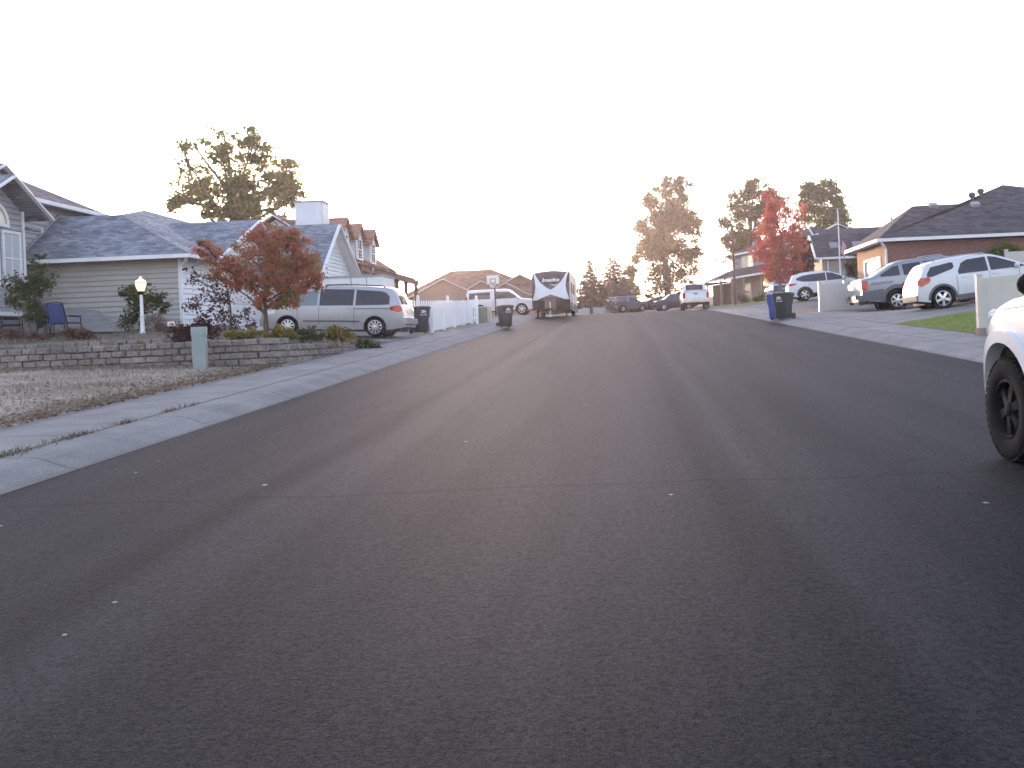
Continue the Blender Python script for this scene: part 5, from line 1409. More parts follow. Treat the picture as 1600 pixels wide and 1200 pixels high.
# white box trailer beside the white house
def boxtrailer():
    gz = g(-11, 39.6)
    root = thing('box_trailer', 'low white box trailer with a framed side door, behind the silver minivan', 'trailer', (-11.1, 39.6, gz))
    x0, x1, y0, y1, z0, z1 = -12.6, -9.72, 38.6, 40.6, gz + .4, 4.42
    mb = MB(); mb.box((x0, y0, z0), (x1, y1, z1)); mb.build('body', M['white'], root)
    mb = MB(); mb.box((x0 - .04, y0 - .05, z1 + .002), (x1 + .04, y1 + .05, z1 + .07)); mb.build('roof', M['siding_grey2'], root)
    mb = MB()
    for a, b in (((x0 + .5, z1 - .95), (x0 + 1.45, z1 - .9)), ((x0 + .5, z1 - .3), (x0 + 1.45, z1 - .25)), ((x0 + .5, z1 - .9), (x0 + .55, z1 - .3)), ((x0 + 1.4, z1 - .9), (x0 + 1.45, z1 - .3))):
        mb.box((a[0], y0 - .025, a[1]), (b[0], y0 - .002, b[1]))
    mb.build('door_frame', M['siding_grey2'], root)
    mb = MB(); mb.box((x0 + 1.55, y0 - .02, z0), (x0 + 1.59, y0 - .002, z1)); mb.box((x0 + 2.2, y0 - .02, z0), (x0 + 2.23, y0 - .002, z1)); mb.build('panel_joint', M['siding_grey2'], root)
    first = None
    for y in (y0 + .05, y1 - .05):
        if first is None: first = make_wheel(root, 0, 0, .33, .2, .19, 6, 1, M['alloy']); o = first
        else: o = dup(first); o.parent = root
        o.location = Vector((-11.1, y + (.1 if y < 39.6 else -.1), gz + .33)) - ORIG[root.name]; o.rotation_euler = (0, 0, math.pi if y < 39.6 else 0)
boxtrailer()

# ------------------------------------------------------------------ trees and plants
def quads_mesh(name, V, m, parent):
    """V: (n, 4, 3) corner array -> one mesh of n leaf faces"""
    V = np.asarray(V, dtype=np.float32); n = len(V)
    V = V - np.array(ORIG.get(parent.name, Vector((0, 0, 0))), dtype=np.float32)
    me = bpy.data.meshes.new(name)
    me.vertices.add(n * 4); me.vertices.foreach_set('co', V.reshape(-1))
    me.loops.add(n * 4); me.loops.foreach_set('vertex_index', np.arange(n * 4, dtype=np.int32))
    me.polygons.add(n); me.polygons.foreach_set('loop_start', np.arange(0, n * 4, 4, dtype=np.int32))
    try: me.polygons.foreach_set('loop_total', np.full(n, 4, dtype=np.int32))
    except Exception: pass
    me.materials.append(m); me.update(calc_edges=True)
    o = bpy.data.objects.new(name, me); COL.objects.link(o); o.parent = parent; ORIG[o.name] = ORIG.get(parent.name, Vector((0, 0, 0)))
    return o

def unit(a): return a / (np.linalg.norm(a, axis=-1, keepdims=True) + 1e-9)

def leaf_quads(rs, C, size, aspect=.6, droop=.2):
    n = len(C)
    a = rs.normal(size=(n, 3)); a[:, 2] -= droop; a = unit(a)
    b = unit(np.cross(a, rs.normal(size=(n, 3))))
    sz = size * rs.uniform(.6, 1.35, (n, 1))
    a = a * sz * .5; b = b * sz * .5 * aspect
    k = np.cross(a, b); k = unit(k) * sz * .08
    return np.stack([C - a, C + b + k, C + a, C - b + k], 1)

def tree(name, label, cat, base, Y, clumps, leaf, lm, bark='bark', seed=1, group=None, trunk=None, tr=.18, dens=1.0, sub=.3, twigs=2, spread=.55, aspect=.62, depth=.9):
    """clumps: (px, py, radius_x_px, radius_y_px, subclumps, leaves each[, dY]) read off the photograph for a tree standing at distance Y"""
    rs = np.random.RandomState(seed)
    root = thing(name, label, cat, base, group)
    Q = []; ends = []
    for c in clumps:
        px, py, rx, ry, ns, nl = c[:6]; dY = c[6] if len(c) > 6 else 0
        ctr = np.array(P(px, py, Y + dY)); k = (Y + dY) / F
        rr = np.array([rx * k, (rx + ry) / 2 * k * depth, ry * k])
        s = []
        for i in range(ns):
            d = unit(rs.normal(size=3)); q = ctr + d * rr * rs.uniform(.0, 1) ** .45 * .92
            s.append(q)
            srad = rr.mean() * sub * rs.uniform(.7, 1.35)
            n = max(3, int(nl * dens * rs.uniform(.5, 1.4)))
            C = q + rs.normal(size=(n, 3)) * srad * np.array([spread, spread, spread * .75])
            Q.append(leaf_quads(rs, C, leaf, aspect))
        ends.append((ctr, s))
    mb = MB()
    b = Vector(base)
    if trunk is None:
        top = Vector(np.mean([e[0] for e in ends], axis=0)); trunk = [b, b.lerp(top, .35) + Vector((rs.uniform(-.1, .1), 0, 0)), top]
    n = len(trunk)
    fork = trunk[-1] if n < 3 else trunk[-2]
    rads = [tr * (1 - .6 * i / (n - 1)) for i in range(n)]; rads[0] *= 1.25
    mb.tube(trunk, rads, 8)
    for ctr, s in ends:
        c_ = Vector(ctr)
        st = Vector(fork).lerp(Vector(trunk[-1]), rs.uniform(.0, .8))
        if c_.z < st.z + .2: st = Vector(trunk[0]).lerp(Vector(fork), rs.uniform(.6, 1))
        mid = st.lerp(c_, .5) + Vector((rs.uniform(-1, 1), rs.uniform(-1, 1), rs.uniform(0, 1.5))) * (c_ - st).length * .07
        mb.tube([st, mid, c_], [tr * .42, tr * .28, tr * .14], 6)
        for q in s[:twigs * 3 + 3]:
            q = Vector(q); m2 = c_.lerp(q, .5) + Vector((0, 0, .05 * (q - c_).length))
            mb.tube([mid.lerp(c_, .6), m2, q], [tr * .13, tr * .09, tr * .03], 4, False)
    mb.build('trunk', M[bark], root)
    quads_mesh('crown', np.concatenate(Q), lm, root)
    return root

LM = {}
LM['olive'] = leafmat('olive_leaves', [(.065, .1, .014), (.125, .175, .022), (.21, .225, .03), (.3, .25, .042)], .5, .35)
LM['gold'] = leafmat('yellowing_leaves', [(.06, .085, .012), (.11, .125, .018), (.19, .17, .025), (.24, .15, .03)], .4, .3)
LM['red'] = leafmat('scarlet_leaves', [(.36, .06, .055), (.5, .09, .075), (.6, .14, .1), (.48, .2, .11)], .45, .5)
LM['redgreen'] = leafmat('turning_maple_leaves', [(.16, .2, .06), (.26, .22, .08), (.46, .19, .1), (.5, .12, .1), (.47, .22, .11), (.26, .26, .09)], .5, 1.6)
LM['purple'] = leafmat('dark_purple_leaves', [(.05, .03, .03), (.1, .035, .04), (.08, .055, .035), (.12, .045, .045)], .35, .8)
LM['darkred'] = leafmat('dark_red_leaves', [(.035, .025, .028), (.07, .03, .035), (.12, .035, .035)], .3, .6)
LM['pink'] = leafmat('pinkish_brown_leaves', [(.14, .09, .08), (.22, .13, .12), (.27, .15, .13)], .45, .5)
LM['green'] = leafmat('green_shrub_leaves', [(.045, .06, .024), (.075, .095, .035), (.12, .13, .045)], .4, 1.2)
LM['yellowgreen'] = leafmat('yellow_green_leaves', [(.08, .095, .025), (.15, .15, .04), (.29, .22, .05), (.34, .2, .05)], .4, 2.0)
LM['drystem'] = leafmat('dry_straw', [(.12, .085, .05), (.2, .15, .095), (.27, .22, .15), (.1, .07, .045)], .3, 1.5)
LM['russet'] = leafmat('russet_leaves', [(.08, .045, .035), (.15, .07, .05), (.19, .1, .08), (.075, .075, .03)], .3, 2.0)
LM['needles'] = leafmat('conifer_needles', [(.04, .055, .035), (.065, .08, .045), (.09, .1, .06)], .3, .8)
LM['grass'] = leafmat('lawn_blades', [(.16, .23, .04), (.23, .3, .055), (.29, .32, .085)], .35, 1.5)
LM['weed'] = leafmat('weed_blades', [(.075, .075, .03), (.13, .115, .05), (.2, .155, .08)], .3, 4)

# big tree behind the grey house
tree('deciduous_tree', 'tall loose crowned green and yellow tree rising behind the grey house', 'tree', (-25.0, 60, 2.6), 60,
     [(300, 290, 36, 40, 16, 60), (285, 245, 18, 32, 8, 34), (345, 232, 40, 26, 14, 46), (395, 232, 30, 34, 16, 80), (365, 290, 44, 45, 26, 85), (420, 280, 38, 42, 22, 75), (448, 275, 18, 40, 12, 60),
      (385, 335, 34, 34, 22, 95), (330, 325, 24, 30, 11, 55), (282, 315, 22, 28, 10, 60), (440, 322, 30, 24, 12, 55), (462, 300, 12, 22, 6, 34), (300, 222, 22, 14, 5, 20), (350, 208, 40, 8, 5, 12)],
     .27, LM['gold'] if False else LM['olive'], seed=11, tr=.3, dens=1.08, trunk=[Vector((-25, 60, 2.6)), Vector((-24.9, 60, 6)), Vector((-24.7, 60, 9)), Vector((-24.6, 60, 13))], sub=.34)
# red leaved maple over the block wall
def yzp(px, Y): 
    x = PX(px, Y); return (x, Y, yz(x, Y))
bx_ = PX(417, 25)
tree('maple_tree', 'red and green leaved young maple above the block wall in front of the silver minivan', 'tree', (bx_, 25, yz(bx_, 25) - .1), 25,
     [(322, 395, 26, 20, 12, 50), (345, 418, 32, 20, 14, 55), (385, 398, 34, 34, 20, 70), (428, 385, 34, 34, 22, 70), (455, 375, 30, 26, 16, 65), (480, 410, 28, 34, 20, 75), (440, 430, 44, 32, 28, 80), (395, 445, 34, 26, 18, 65),
      (420, 365, 26, 18, 9, 50), (470, 450, 28, 24, 14, 60), (430, 468, 34, 16, 12, 50), (492, 440, 16, 18, 8, 40), (452, 476, 26, 12, 8, 40), (360, 445, 22, 18, 8, 40), (312, 382, 10, 8, 4, 24)],
     .085, LM['redgreen'], seed=5, tr=.075, trunk=[Vector((bx_, 25, yz(bx_, 25) - .1)), P(415, 495, 25), P(414, 472, 25), P(425, 420, 25)], sub=.36)
bx2 = PX(361, 25.5)
tree('plum_shrub', 'sparse purple leaved shrub with thin drooping branches left of the red maple', 'shrub', (bx2, 25.5, yz(bx2, 25.5) - .05), 25.5,
     [(318, 440, 26, 26, 12, 12), (335, 470, 34, 30, 20, 20), (305, 478, 18, 26, 10, 14), (345, 505, 36, 20, 20, 28), (362, 450, 18, 26, 9, 12), (385, 495, 18, 22, 9, 16), (300, 425, 12, 14, 5, 9)],
     .085, LM['purple'], seed=8, tr=.035, trunk=[Vector((bx2, 25.5, yz(bx2, 25.5) - .05)), P(361, 495, 25.5), P(359, 470, 25.5), P(350, 430, 25.5)], sub=.4, twigs=4)
# trees at the end of the street and on the right
tree('deciduous_tree', 'large golden green tree at the end of the street above the parked cars', 'tree', (6.6, 119, zs(119)), 119,
     [(1040, 300, 20, 24, 12, 80), (1066, 292, 14, 18, 9, 60), (1020, 315, 18, 24, 12, 70), (1055, 325, 30, 30, 20, 95), (1030, 355, 36, 28, 22, 95), (1075, 355, 24, 32, 18, 85), (1010, 380, 26, 24, 16, 80), (1045, 390, 40, 28, 24, 90), (1080, 395, 20, 28, 14, 75),
      (1000, 400, 18, 14, 8, 45), (1045, 425, 40, 22, 18, 55), (1075, 430, 26, 18, 10, 40), (1030, 440, 28, 18, 10, 45), (1005, 350, 14, 14, 7, 50), (1050, 455, 40, 14, 9, 40)],
     .33, LM['gold'], seed=21, tr=.42, sub=.38, dens=2.0, trunk=[Vector((6.6, 119, zs(119))), Vector((6.5, 119, 8)), Vector((6.3, 119, 12)), Vector((6.5, 119, 17))])
tree('deciduous_tree', 'tall yellow green tree behind the porch house, left of the scarlet maple', 'tree', (16.0, 112, 4.6), 112,
     [(1175, 295, 18, 20, 12, 70), (1160, 320, 26, 26, 16, 75), (1185, 330, 24, 30, 18, 90), (1150, 350, 22, 26, 12, 65), (1180, 370, 32, 26, 20, 90), (1140, 375, 16, 22, 9, 60), (1160, 395, 30, 20, 14, 70), (1205, 320, 20, 30, 14, 80), (1200, 300, 16, 18, 8, 60)],
     .34, LM['gold'], seed=22, tr=.35, sub=.38, dens=1.5)
tree('deciduous_tree', 'rounded yellow green tree behind the gabled house, right of the scarlet maple', 'tree', (25.2, 112, 4.8), 112,
     [(1265, 300, 16, 20, 12, 80), (1285, 300, 26, 22, 16, 85), (1310, 310, 18, 24, 13, 80), (1270, 330, 24, 28, 18, 95), (1305, 340, 26, 30, 20, 95), (1290, 360, 36, 24, 18, 85), (1322, 352, 12, 18, 7, 50)],
     .34, LM['olive'], seed=23, tr=.35, sub=.38, dens=1.3)
tree('deciduous_tree', 'small bare pinkish tree between the end tree and the porch house', 'tree', (PX(1135, 90), 90, 4.2), 90,
     [(1132, 400, 20, 14, 10, 26), (1145, 388, 14, 12, 7, 24), (1138, 418, 22, 14, 9, 20), (1122, 408, 10, 10, 5, 14)],
     .17, LM['pink'], seed=24, tr=.08, twigs=4)
tree('maple_tree', 'scarlet maple tree in front of the porch house behind the white crossover', 'tree', (PX(1222, 66), 66, g(11.6, 66)), 66,
     [(1203, 312, 14, 20, 14, 60), (1212, 335, 18, 26, 20, 80), (1230, 330, 8, 30, 10, 50), (1245, 345, 14, 26, 14, 70), (1205, 365, 24, 26, 24, 90), (1240, 375, 24, 24, 20, 85), (1220, 395, 34, 22, 28, 95), (1190, 390, 20, 14, 12, 60), (1250, 405, 18, 20, 12, 60), (1215, 420, 36, 16, 22, 75), (1256, 330, 8, 14, 6, 40), (1222, 432, 24, 10, 9, 50), (1185, 405, 12, 8, 5, 40)],
     .15, LM['red'], seed=25, tr=.13, sub=.34, bark='bark_pale')
tree('deciduous_tree', 'dark maroon leaved tree between the scarlet maple and the steep timber gable', 'tree', (PX(1254, 67.2), 67.2, g(13.2, 67)), 67.2,
     [(1254, 380, 14, 20, 16, 80), (1258, 402, 12, 22, 16, 80), (1250, 418, 16, 16, 14, 70), (1262, 420, 10, 14, 9, 60), (1248, 398, 12, 18, 12, 70)],
     .15, LM['darkred'], seed=26, tr=.1)
def conifer(label, base, H, r, seed, t0=.1):
    rs = np.random.RandomState(seed)
    root = thing('conifer_tree', label, 'conifer', base)
    b = np.array(base); mb = MB(); Q = []
    mb.tube([Vector(base), Vector(base) + Vector((0, 0, H * .97))], [H * .028, .02], 8)
    nw = int(H / .24)
    for i in range(nw):
        t = t0 + (.98 - t0) * i / nw
        z = H * t
        R_ = r * (1 - t) ** .72 * (.85 + .15 * math.sin(i * 1.7)) * min(1, .55 + t * 3.4)
        nb = 9 if t < .6 else 7
        a0 = rs.uniform(0, 6.28)
        for j in range(nb):
            a = a0 + 2 * math.pi * j / nb + rs.normal() * .15
            L_ = R_ * rs.uniform(.72, 1.14)
            d = np.array([math.cos(a), math.sin(a), 0])
            tip = b + d * L_ + np.array([0, 0, z + L_ * (.18 - .42 * (1 - t))])
            st = b + np.array([0, 0, z])
            mb.tube([Vector(st), Vector(tip)], [.022, .006], 3, False)
            m = max(14, int(400 * L_ / r))
            u = rs.uniform(.08, 1.03, (m, 1))
            sd_ = np.array([-d[1], d[0], 0])
            C = st + (tip - st) * u + sd_ * (rs.normal(size=(m, 1)) * .16 * (1.15 - u * .6) * L_) + rs.normal(size=(m, 3)) * .03
            ax = unit(d * .8 + sd_ * rs.normal(size=(m, 1)) * .7 + np.array([0, 0, -.35]) + rs.normal(size=(m, 3)) * .25)
            s = rs.uniform(.13, .26, (m, 1)) * (1.15 - .65 * t)
            w_ = unit(np.cross(ax, rs.normal(size=(m, 3)))) * s * .3
            Q.append(np.stack([C - ax * s * .5, C + w_, C + ax * s * .5, C - w_], 1))
    mb.build('trunk', M['bark'], root); quads_mesh('crown', np.concatenate(Q), LM['needles'], root)
conifer('smaller grey green conifer right behind the travel trailer', (PX(926, 100), 100, zs(100) - .2), 6.4, 2.9, 31, .2)
conifer('broader dark conifer behind the boxy off road car', (PX(963, 112), 112, zs(112) - .1), 7.7, 3.8, 32)
tree('deciduous_tree', 'small dark leafy tree leaning on the broader conifer', 'tree', (PX(985, 113), 113, zs(113)), 113,
     [(983, 428, 12, 18, 16, 90), (978, 446, 16, 18, 18, 90), (990, 458, 14, 14, 14, 80)], .26, LM['olive'], seed=33, tr=.12, sub=.42)
tree('shrub', 'yellow green bush behind the dark sedan at the end of the street', 'shrub', (PX(1018, 118), 118, zs(118)), 118,
     [(1018, 458, 10, 14, 8, 60), (1010, 468, 14, 10, 8, 50), (1030, 466, 12, 10, 8, 50)], .24, LM['gold'], seed=34, tr=.08)

# ---- garden shrubs and flowers behind the block wall
def plant(name, label, px, Y, clumps, leaf, lm, seed, cat='shrub', tr=.02, zf=None, group=None, aspect=.6, twigs=2, sub=.4):
    x = PX(px, Y); z = (zf or yz)(x, Y) - .03
    return tree(name, label, cat, (x, Y, z), Y, clumps, leaf, lm, seed=seed, tr=tr, sub=sub, aspect=aspect, twigs=twigs, group=group)
plant('shrub', 'tall green shrub growing against the arched window bay of the grey house', 50, 27.5, [(45, 460, 30, 26, 26, 40), (65, 430, 16, 28, 14, 36), (25, 440, 18, 30, 14, 24), (58, 490, 22, 22, 20, 40), (18, 465, 12, 14, 7, 24), (62, 405, 10, 16, 6, 20)], .1, LM['green'], 41)
plant('shrub', 'green shrub behind the lit lamp post', 222, 28.6, [(205, 458, 18, 18, 15, 36), (225, 475, 26, 22, 24, 36), (245, 470, 16, 22, 14, 34), (205, 500, 18, 20, 14, 34), (258, 484, 10, 8, 6, 24), (214, 448, 20, 8, 8, 20)], .1, LM['green'], 42)
plant('grass_clump', 'dry pinkish grass clump right of the lamp post', 246, 28.2, [(245, 505, 20, 18, 22, 44)], .13, LM['pink'], 43, 'plant', aspect=.12)
plant('flower_clump', 'low russet topped plant below the blue chair', 122, 25.6, [(118, 520, 22, 10, 16, 40), (135, 526, 18, 7, 9, 30), (112, 516, 16, 6, 8, 30)], .08, LM['russet'], 44, 'plant')
plant('flower_clump', 'dark brown leaved plants at the corner of the garage', 290, 24.9, [(285, 520, 26, 13, 22, 44), (318, 515, 26, 15, 22, 44), (275, 528, 14, 10, 9, 30), (300, 532, 16, 8, 9, 30)], .08, LM['purple'], 45, 'plant')
plant('flower_clump', 'low green plants under the purple shrub', 372, 23.2, [(365, 524, 20, 9, 14, 44), (392, 522, 18, 9, 14, 44)], .075, LM['yellowgreen'], 46, 'plant')
plant('flower_clump', 'bright yellow plant at the foot of the red maple', 437, 23.4, [(437, 520, 14, 13, 16, 44), (452, 524, 14, 9, 12, 40), (426, 526, 12, 7, 9, 30)], .075, LM['yellowgreen'], 47, 'plant')
plant('flower_clump', 'green plant in front of the minivan sill', 480, 24.4, [(480, 522, 18, 10, 16, 40), (498, 526, 14, 8, 10, 34)], .075, LM['green'], 48, 'plant')
plant('flower_clump', 'orange yellow plant below the rear door of the minivan', 528, 25.2, [(525, 520, 18, 11, 18, 44), (540, 525, 14, 9, 12, 40), (512, 526, 10, 8, 8, 30)], .075, LM['yellowgreen'], 49, 'plant')
plant('flower_clump', 'straggling green plant spilling over the end of the block wall', 575, 27.0, [(570, 540, 16, 9, 14, 40), (588, 545, 16, 6, 10, 34), (560, 536, 10, 8, 8, 30)], .08, LM['green'], 50, 'plant', zf=g)
plant('flower_clump', 'small green plant growing out of the lower tier beside the gravel', 222, 22.9, [(222, 538, 10, 5, 7, 30), (180, 540, 14, 4, 6, 22)], .07, LM['yellowgreen'], 51, 'plant')
plant('flower_clump', 'dry low plants at the left edge of the garden', 30, 25.4, [(20, 522, 26, 8, 14, 30), (60, 526, 20, 6, 9, 26)], .08, LM['russet'], 52, 'plant')
# shrubs on the right side
g_ = lambda x, y: g(x, y)
plant('shrub', 'rounded clipped bush in front of the porch', 1186, 78, [(1186, 466, 11, 9, 20, 60)], .13, LM['olive'], 61, zf=g_)
plant('grass_clump', 'tall dry ornamental grass beside the porch post', 1160, 78, [(1160, 464, 12, 11, 18, 50)], .3, LM['drystem'], 62, 'plant', zf=g_, aspect=.1)
plant('shrub', 'rounded dark red bush at the corner of the brick house', 1331, 58, [(1331, 421, 10, 16, 26, 60)], .12, LM['darkred'], 63, zf=g_)
plant('shrub', 'narrow green climber beside the brick garage door', 1338, 50, [(1339, 418, 4, 22, 12, 30), (1337, 405, 4, 10, 6, 24)], .1, LM['green'], 64, zf=g_)
plant('shrub', 'feathery green shrub against the red brick wall', 1570, 42.5, [(1568, 392, 26, 16, 26, 50), (1585, 400, 20, 14, 16, 50), (1550, 400, 14, 10, 10, 40)], .1, LM['olive'], 65, zf=g_)

# ---- dry grass and lawn blades: nobody could count them
def blades(name, pts, h, wd, m, seed, lean=.5):
    rs = np.random.RandomState(seed)
    C = np.asarray(pts, dtype=float); n = len(C)
    a = rs.uniform(0, 6.28, n); d = np.stack([np.cos(a), np.sin(a), np.zeros(n)], 1)
    hh = (h * rs.uniform(.45, 1.3, n))[:, None]
    ln = (rs.uniform(0, lean, n))[:, None]
    s = np.stack([-d[:, 1], d[:, 0], np.zeros(n)], 1) * wd * .5
    top = C + np.array([0, 0, 1]) * hh + d * hh * ln
    V = np.stack([C - s, C + s, top + s * .15, top - s * .15], 1)
    rootd = bpy.data.objects.new('tmp', None)
    me_par = type('q', (), {})
    ORIG['tmp_none'] = Vector((0, 0, 0))
    me = bpy.data.meshes.new(name)
    me.vertices.add(n * 4); me.vertices.foreach_set('co', V.astype(np.float32).reshape(-1))
    me.loops.add(n * 4); me.loops.foreach_set('vertex_index', np.arange(n * 4, dtype=np.int32))
    me.polygons.add(n); me.polygons.foreach_set('loop_start', np.arange(0, n * 4, 4, dtype=np.int32))
    me.materials.append(m); me.update(calc_edges=True)
    bpy.data.objects.remove(rootd)
    o = bpy.data.objects.new(name, me); COL.objects.link(o)
    return o
rs = np.random.RandomState(77)
pts = []
cl = [(rs.uniform(-22, -7.6), rs.uniform(8, 21.3), rs.uniform(.15, .5)) for _ in range(300)]
for cx, cy, r in cl:
    for _ in range(int(46 * r / .3)):
        x, y = cx + rs.normal() * r, cy + rs.normal() * r
        if x < -7.56 and y < 21.1: pts.append((x, y, g(x, y)))
for _ in range(3600):                                     # thicker fringe along the pavement
    y = rs.uniform(4, 20.6); x = -7.55 - abs(rs.normal()) * .38
    pts.append((x, y, g(x, y)))
for _ in range(4200):                                     # and along the foot of the wall
    x = rs.uniform(-20, -8.2); y = 21.15 + .02 * (-8 - x) - abs(rs.normal()) * .5
    pts.append((x, y, g(x, y)))
o = blades('dry_grass', pts, .085, .011, LM['drystem'], 5, 1.8); o['kind'] = 'stuff'
pts = []
for _ in range(3600):
    x = rs.uniform(-18, -7.9); y = rs.uniform(21.4, 30)
    pts.append((x, y, yz(x, y)))
o = blades('dry_grass', pts, .12, .01, LM['weed'], 6, .8); o['kind'] = 'stuff'
pts = [(x, y, g(x, y) + .01) for x, y in zip(rs.uniform(8.23, 14, 26000), rs.uniform(20.9, 27.45, 26000))]
o = blades('lawn_grass', pts, .05, .008, LM['grass'], 7, .7); o['kind'] = 'stuff'
# fallen leaves and litter
pl_ = []
for _ in range(2600):
    y = rs.uniform(5, 20.8); x = -7.5 - abs(rs.normal()) * .55; pl_.append((x, y, g(x, y) + .02))
for _ in range(1500):
    x = rs.uniform(-22, -7.6); y = rs.uniform(7, 21.2); pl_.append((x, y, g(x, y) + .02))
C_ = np.array(pl_); V_ = leaf_quads(rs, C_, .075, .6, 0); V_[:, :, 2] = C_[:, None, 2] + (V_[:, :, 2] - C_[:, None, 2]) * .35
tmp = bpy.data.objects.new('litter_origin', None); ORIG[tmp.name] = Vector((0, 0, 0))
o = quads_mesh('fallen_leaves', V_, LM['russet'], tmp); o.parent = None; bpy.data.objects.remove(tmp); o['kind'] = 'stuff'
# pebbles
mb = MB()
M['pebble'] = mat('pale_pebbles', (.17, .145, .115), .9, (.36, .315, .25), 9, 3)
def pebble(x, y, z, r):
    a = rs.uniform(0, 6.28); n = len(mb.v)
    q = [(math.cos(a + k * math.pi / 2.5) * r * rs.uniform(.8, 1.2), math.sin(a + k * math.pi / 2.5) * r * rs.uniform(.8, 1.2)) for k in range(5)]
    mb.v += [(x + p[0], y + p[1], z) for p in q] + [(x + p[0] * .6, y + p[1] * .6, z + r * .55) for p in q]
    for k in range(5):
        mb.f.append((n + k, n + (k + 1) % 5, n + 5 + (k + 1) % 5, n + 5 + k)); mb.m.append(0)
    mb.f.append(tuple(n + 5 + k for k in range(5))); mb.m.append(0)
for _ in range(900):
    x = rs.uniform(-17, -11.4); y = rs.uniform(22.0, 23.6); pebble(x, y, yz(x, y) - .005, rs.uniform(.015, .05))
for _ in range(4200):
    x = -7.6 - abs(rs.normal()) * 6; y = rs.uniform(6, 20.8); pebble(x, y, g(x, y) + .01, rs.uniform(.008, .035))
o = mb.build('gravel', M['pebble']); o['kind'] = 'stuff'
# weeds in the joint between kerb and pavement
for i, (px, py, n, sp, lb) in enumerate(((108, 704, 260, .24, 'largest sprawling weed clump in the pavement joint, nearest the camera'), (205, 678, 110, .17, 'low flat weed clump in the pavement joint, second from the camera'), (240, 671, 50, .12, 'thin weed tuft just beyond the second weed clump'), (285, 655, 90, .12, 'compact dark weed clump halfway along the pavement joint'), (350, 637, 70, .12, 'small weed tuft in the pavement joint short of the green post'), (385, 629, 46, .14, 'faint far weed tuft in the pavement joint'))):
    d = CM @ Vector(((px - PPX) / F, (PPY - py) / F, -1))
    t = (1.5 + .0 - .16) / -(d.z - .048 * d.y); y = d.y * t; x = -6.13
    pp = []
    for _ in range(int(n * .7)):
        yy = y + rs.normal() * sp * 1.1; xx = x + rs.normal() * sp * .3
        pp.append((xx, yy, g(xx, yy) + .005))
    o = blades('weed', pp, .05, .012, LM['weed'], 90 + i, 2.6)
    tag(o, lb, 'weed', 'weeds in the pavement joint')

# ------------------------------------------------------------------ street furniture and small things
# lit lamp post in the garden
def lamppost():
    Y = 27.6; x = PX(224, Y); z = yz(x, Y); s = Y / F
    top = P(224, 432, Y).z
    root = thing('lamp_post', 'white garden lamp post with a lit lantern in front of the grey garage wall', 'lamp post', (x, Y, z))
    hgt = top - z
    mb = MB(); mb.lathe([(.085, -.03), (.085, .04), (.06, .08), (.052, hgt * .3), (.062, hgt * .31), (.062, hgt * .33), (.046, hgt * .345), (.042, hgt * .68)], (x, Y, z), n=14)
    mb.build('pole', M['trim'], root, 40)
    mb = MB(); mb.lathe([(.042, hgt * .68), (.075, hgt * .69), (.075, hgt * .71), (.05, hgt * .735), (.09, hgt * .74)], (x, Y, z), n=14)
    mb.build('lamp_base', M['black_metal'], root, 40)
    mb = MB(); mb.lathe([(.085, hgt * .74), (.1, hgt * .76), (.14, hgt * .83), (.155, hgt * .88), (.14, hgt * .895)], (x, Y, z), n=16)
    mb.build('lantern_glass', M['lantern'], root, 60)
    mb = MB()
    mb.lathe([(.165, hgt * .885), (.17, hgt * .9), (.12, hgt * .935), (.05, hgt * .955), (.05, hgt * .97), (.028, hgt * .985), (.001, hgt)], (x, Y, z), n=16)
    mb.build('lantern_cap', M['trim'], root, 50)
    mb = MB()
    for k in range(6):
        a = k * math.pi / 3; d = Vector((math.cos(a), math.sin(a), 0)); c = Vector((x, Y, z))
        mb.tube([c + d * .09 + Vector((0, 0, hgt * .745)), c + d * .143 + Vector((0, 0, hgt * .83)), c + d * .158 + Vector((0, 0, hgt * .885))], .006, 5)
    mb.build('lantern_frame', M['trim'], root)
    pl = bpy.data.lights.new('lantern_light', 'POINT'); pl.energy = 3; pl.color = (1, .7, .38); pl.shadow_soft_size = .14
    lo = bpy.data.objects.new('lantern_light', pl); COL.objects.link(lo); lo.location = (x, Y, z + hgt * 1.06)
M['lantern'] = emit('lit_lantern_glass', (1.0, .76, .42), .2)
lamppost()

# green utility post on the verge
def utilpost():
    Y = 20.25; x = PX(312, Y); z = g(x, Y)
    root = thing('utility_post', 'pale green round topped utility post standing on the dry verge', 'utility post', (x, Y, z))
    m = mat('pale_green_post', (.23, .27, .262), .5, (.28, .32, .31), 2)
    h_ = .9
    mb = MB()
    rows = []
    for zz in (-.1, .3, .6, h_):
        rows.append([(x + .155 * math.copysign(abs(math.cos(a)) ** .6, math.cos(a)), Y + .1 * math.copysign(abs(math.sin(a)) ** .6, math.sin(a)), z + zz) for a in [2 * math.pi * k / 24 for k in range(24)]])
    mb.grid(rows, True); mb.face(*rows[-1]); mb.build('post', m, root, 50)
    mb = MB()
    rows = [[(x + .163 * s * math.copysign(abs(math.cos(a)) ** .6, math.cos(a)), Y + .108 * s * math.copysign(abs(math.sin(a)) ** .6, math.sin(a)), z + zz) for a in [2 * math.pi * k / 24 for k in range(24)]] for zz, s in ((h_ - .16, 1), (h_ + .012, 1), (h_ + .025, .94), (h_ + .028, .05))]
    mb.grid(rows, True); mb.build('cap', m, root, 50)
utilpost()

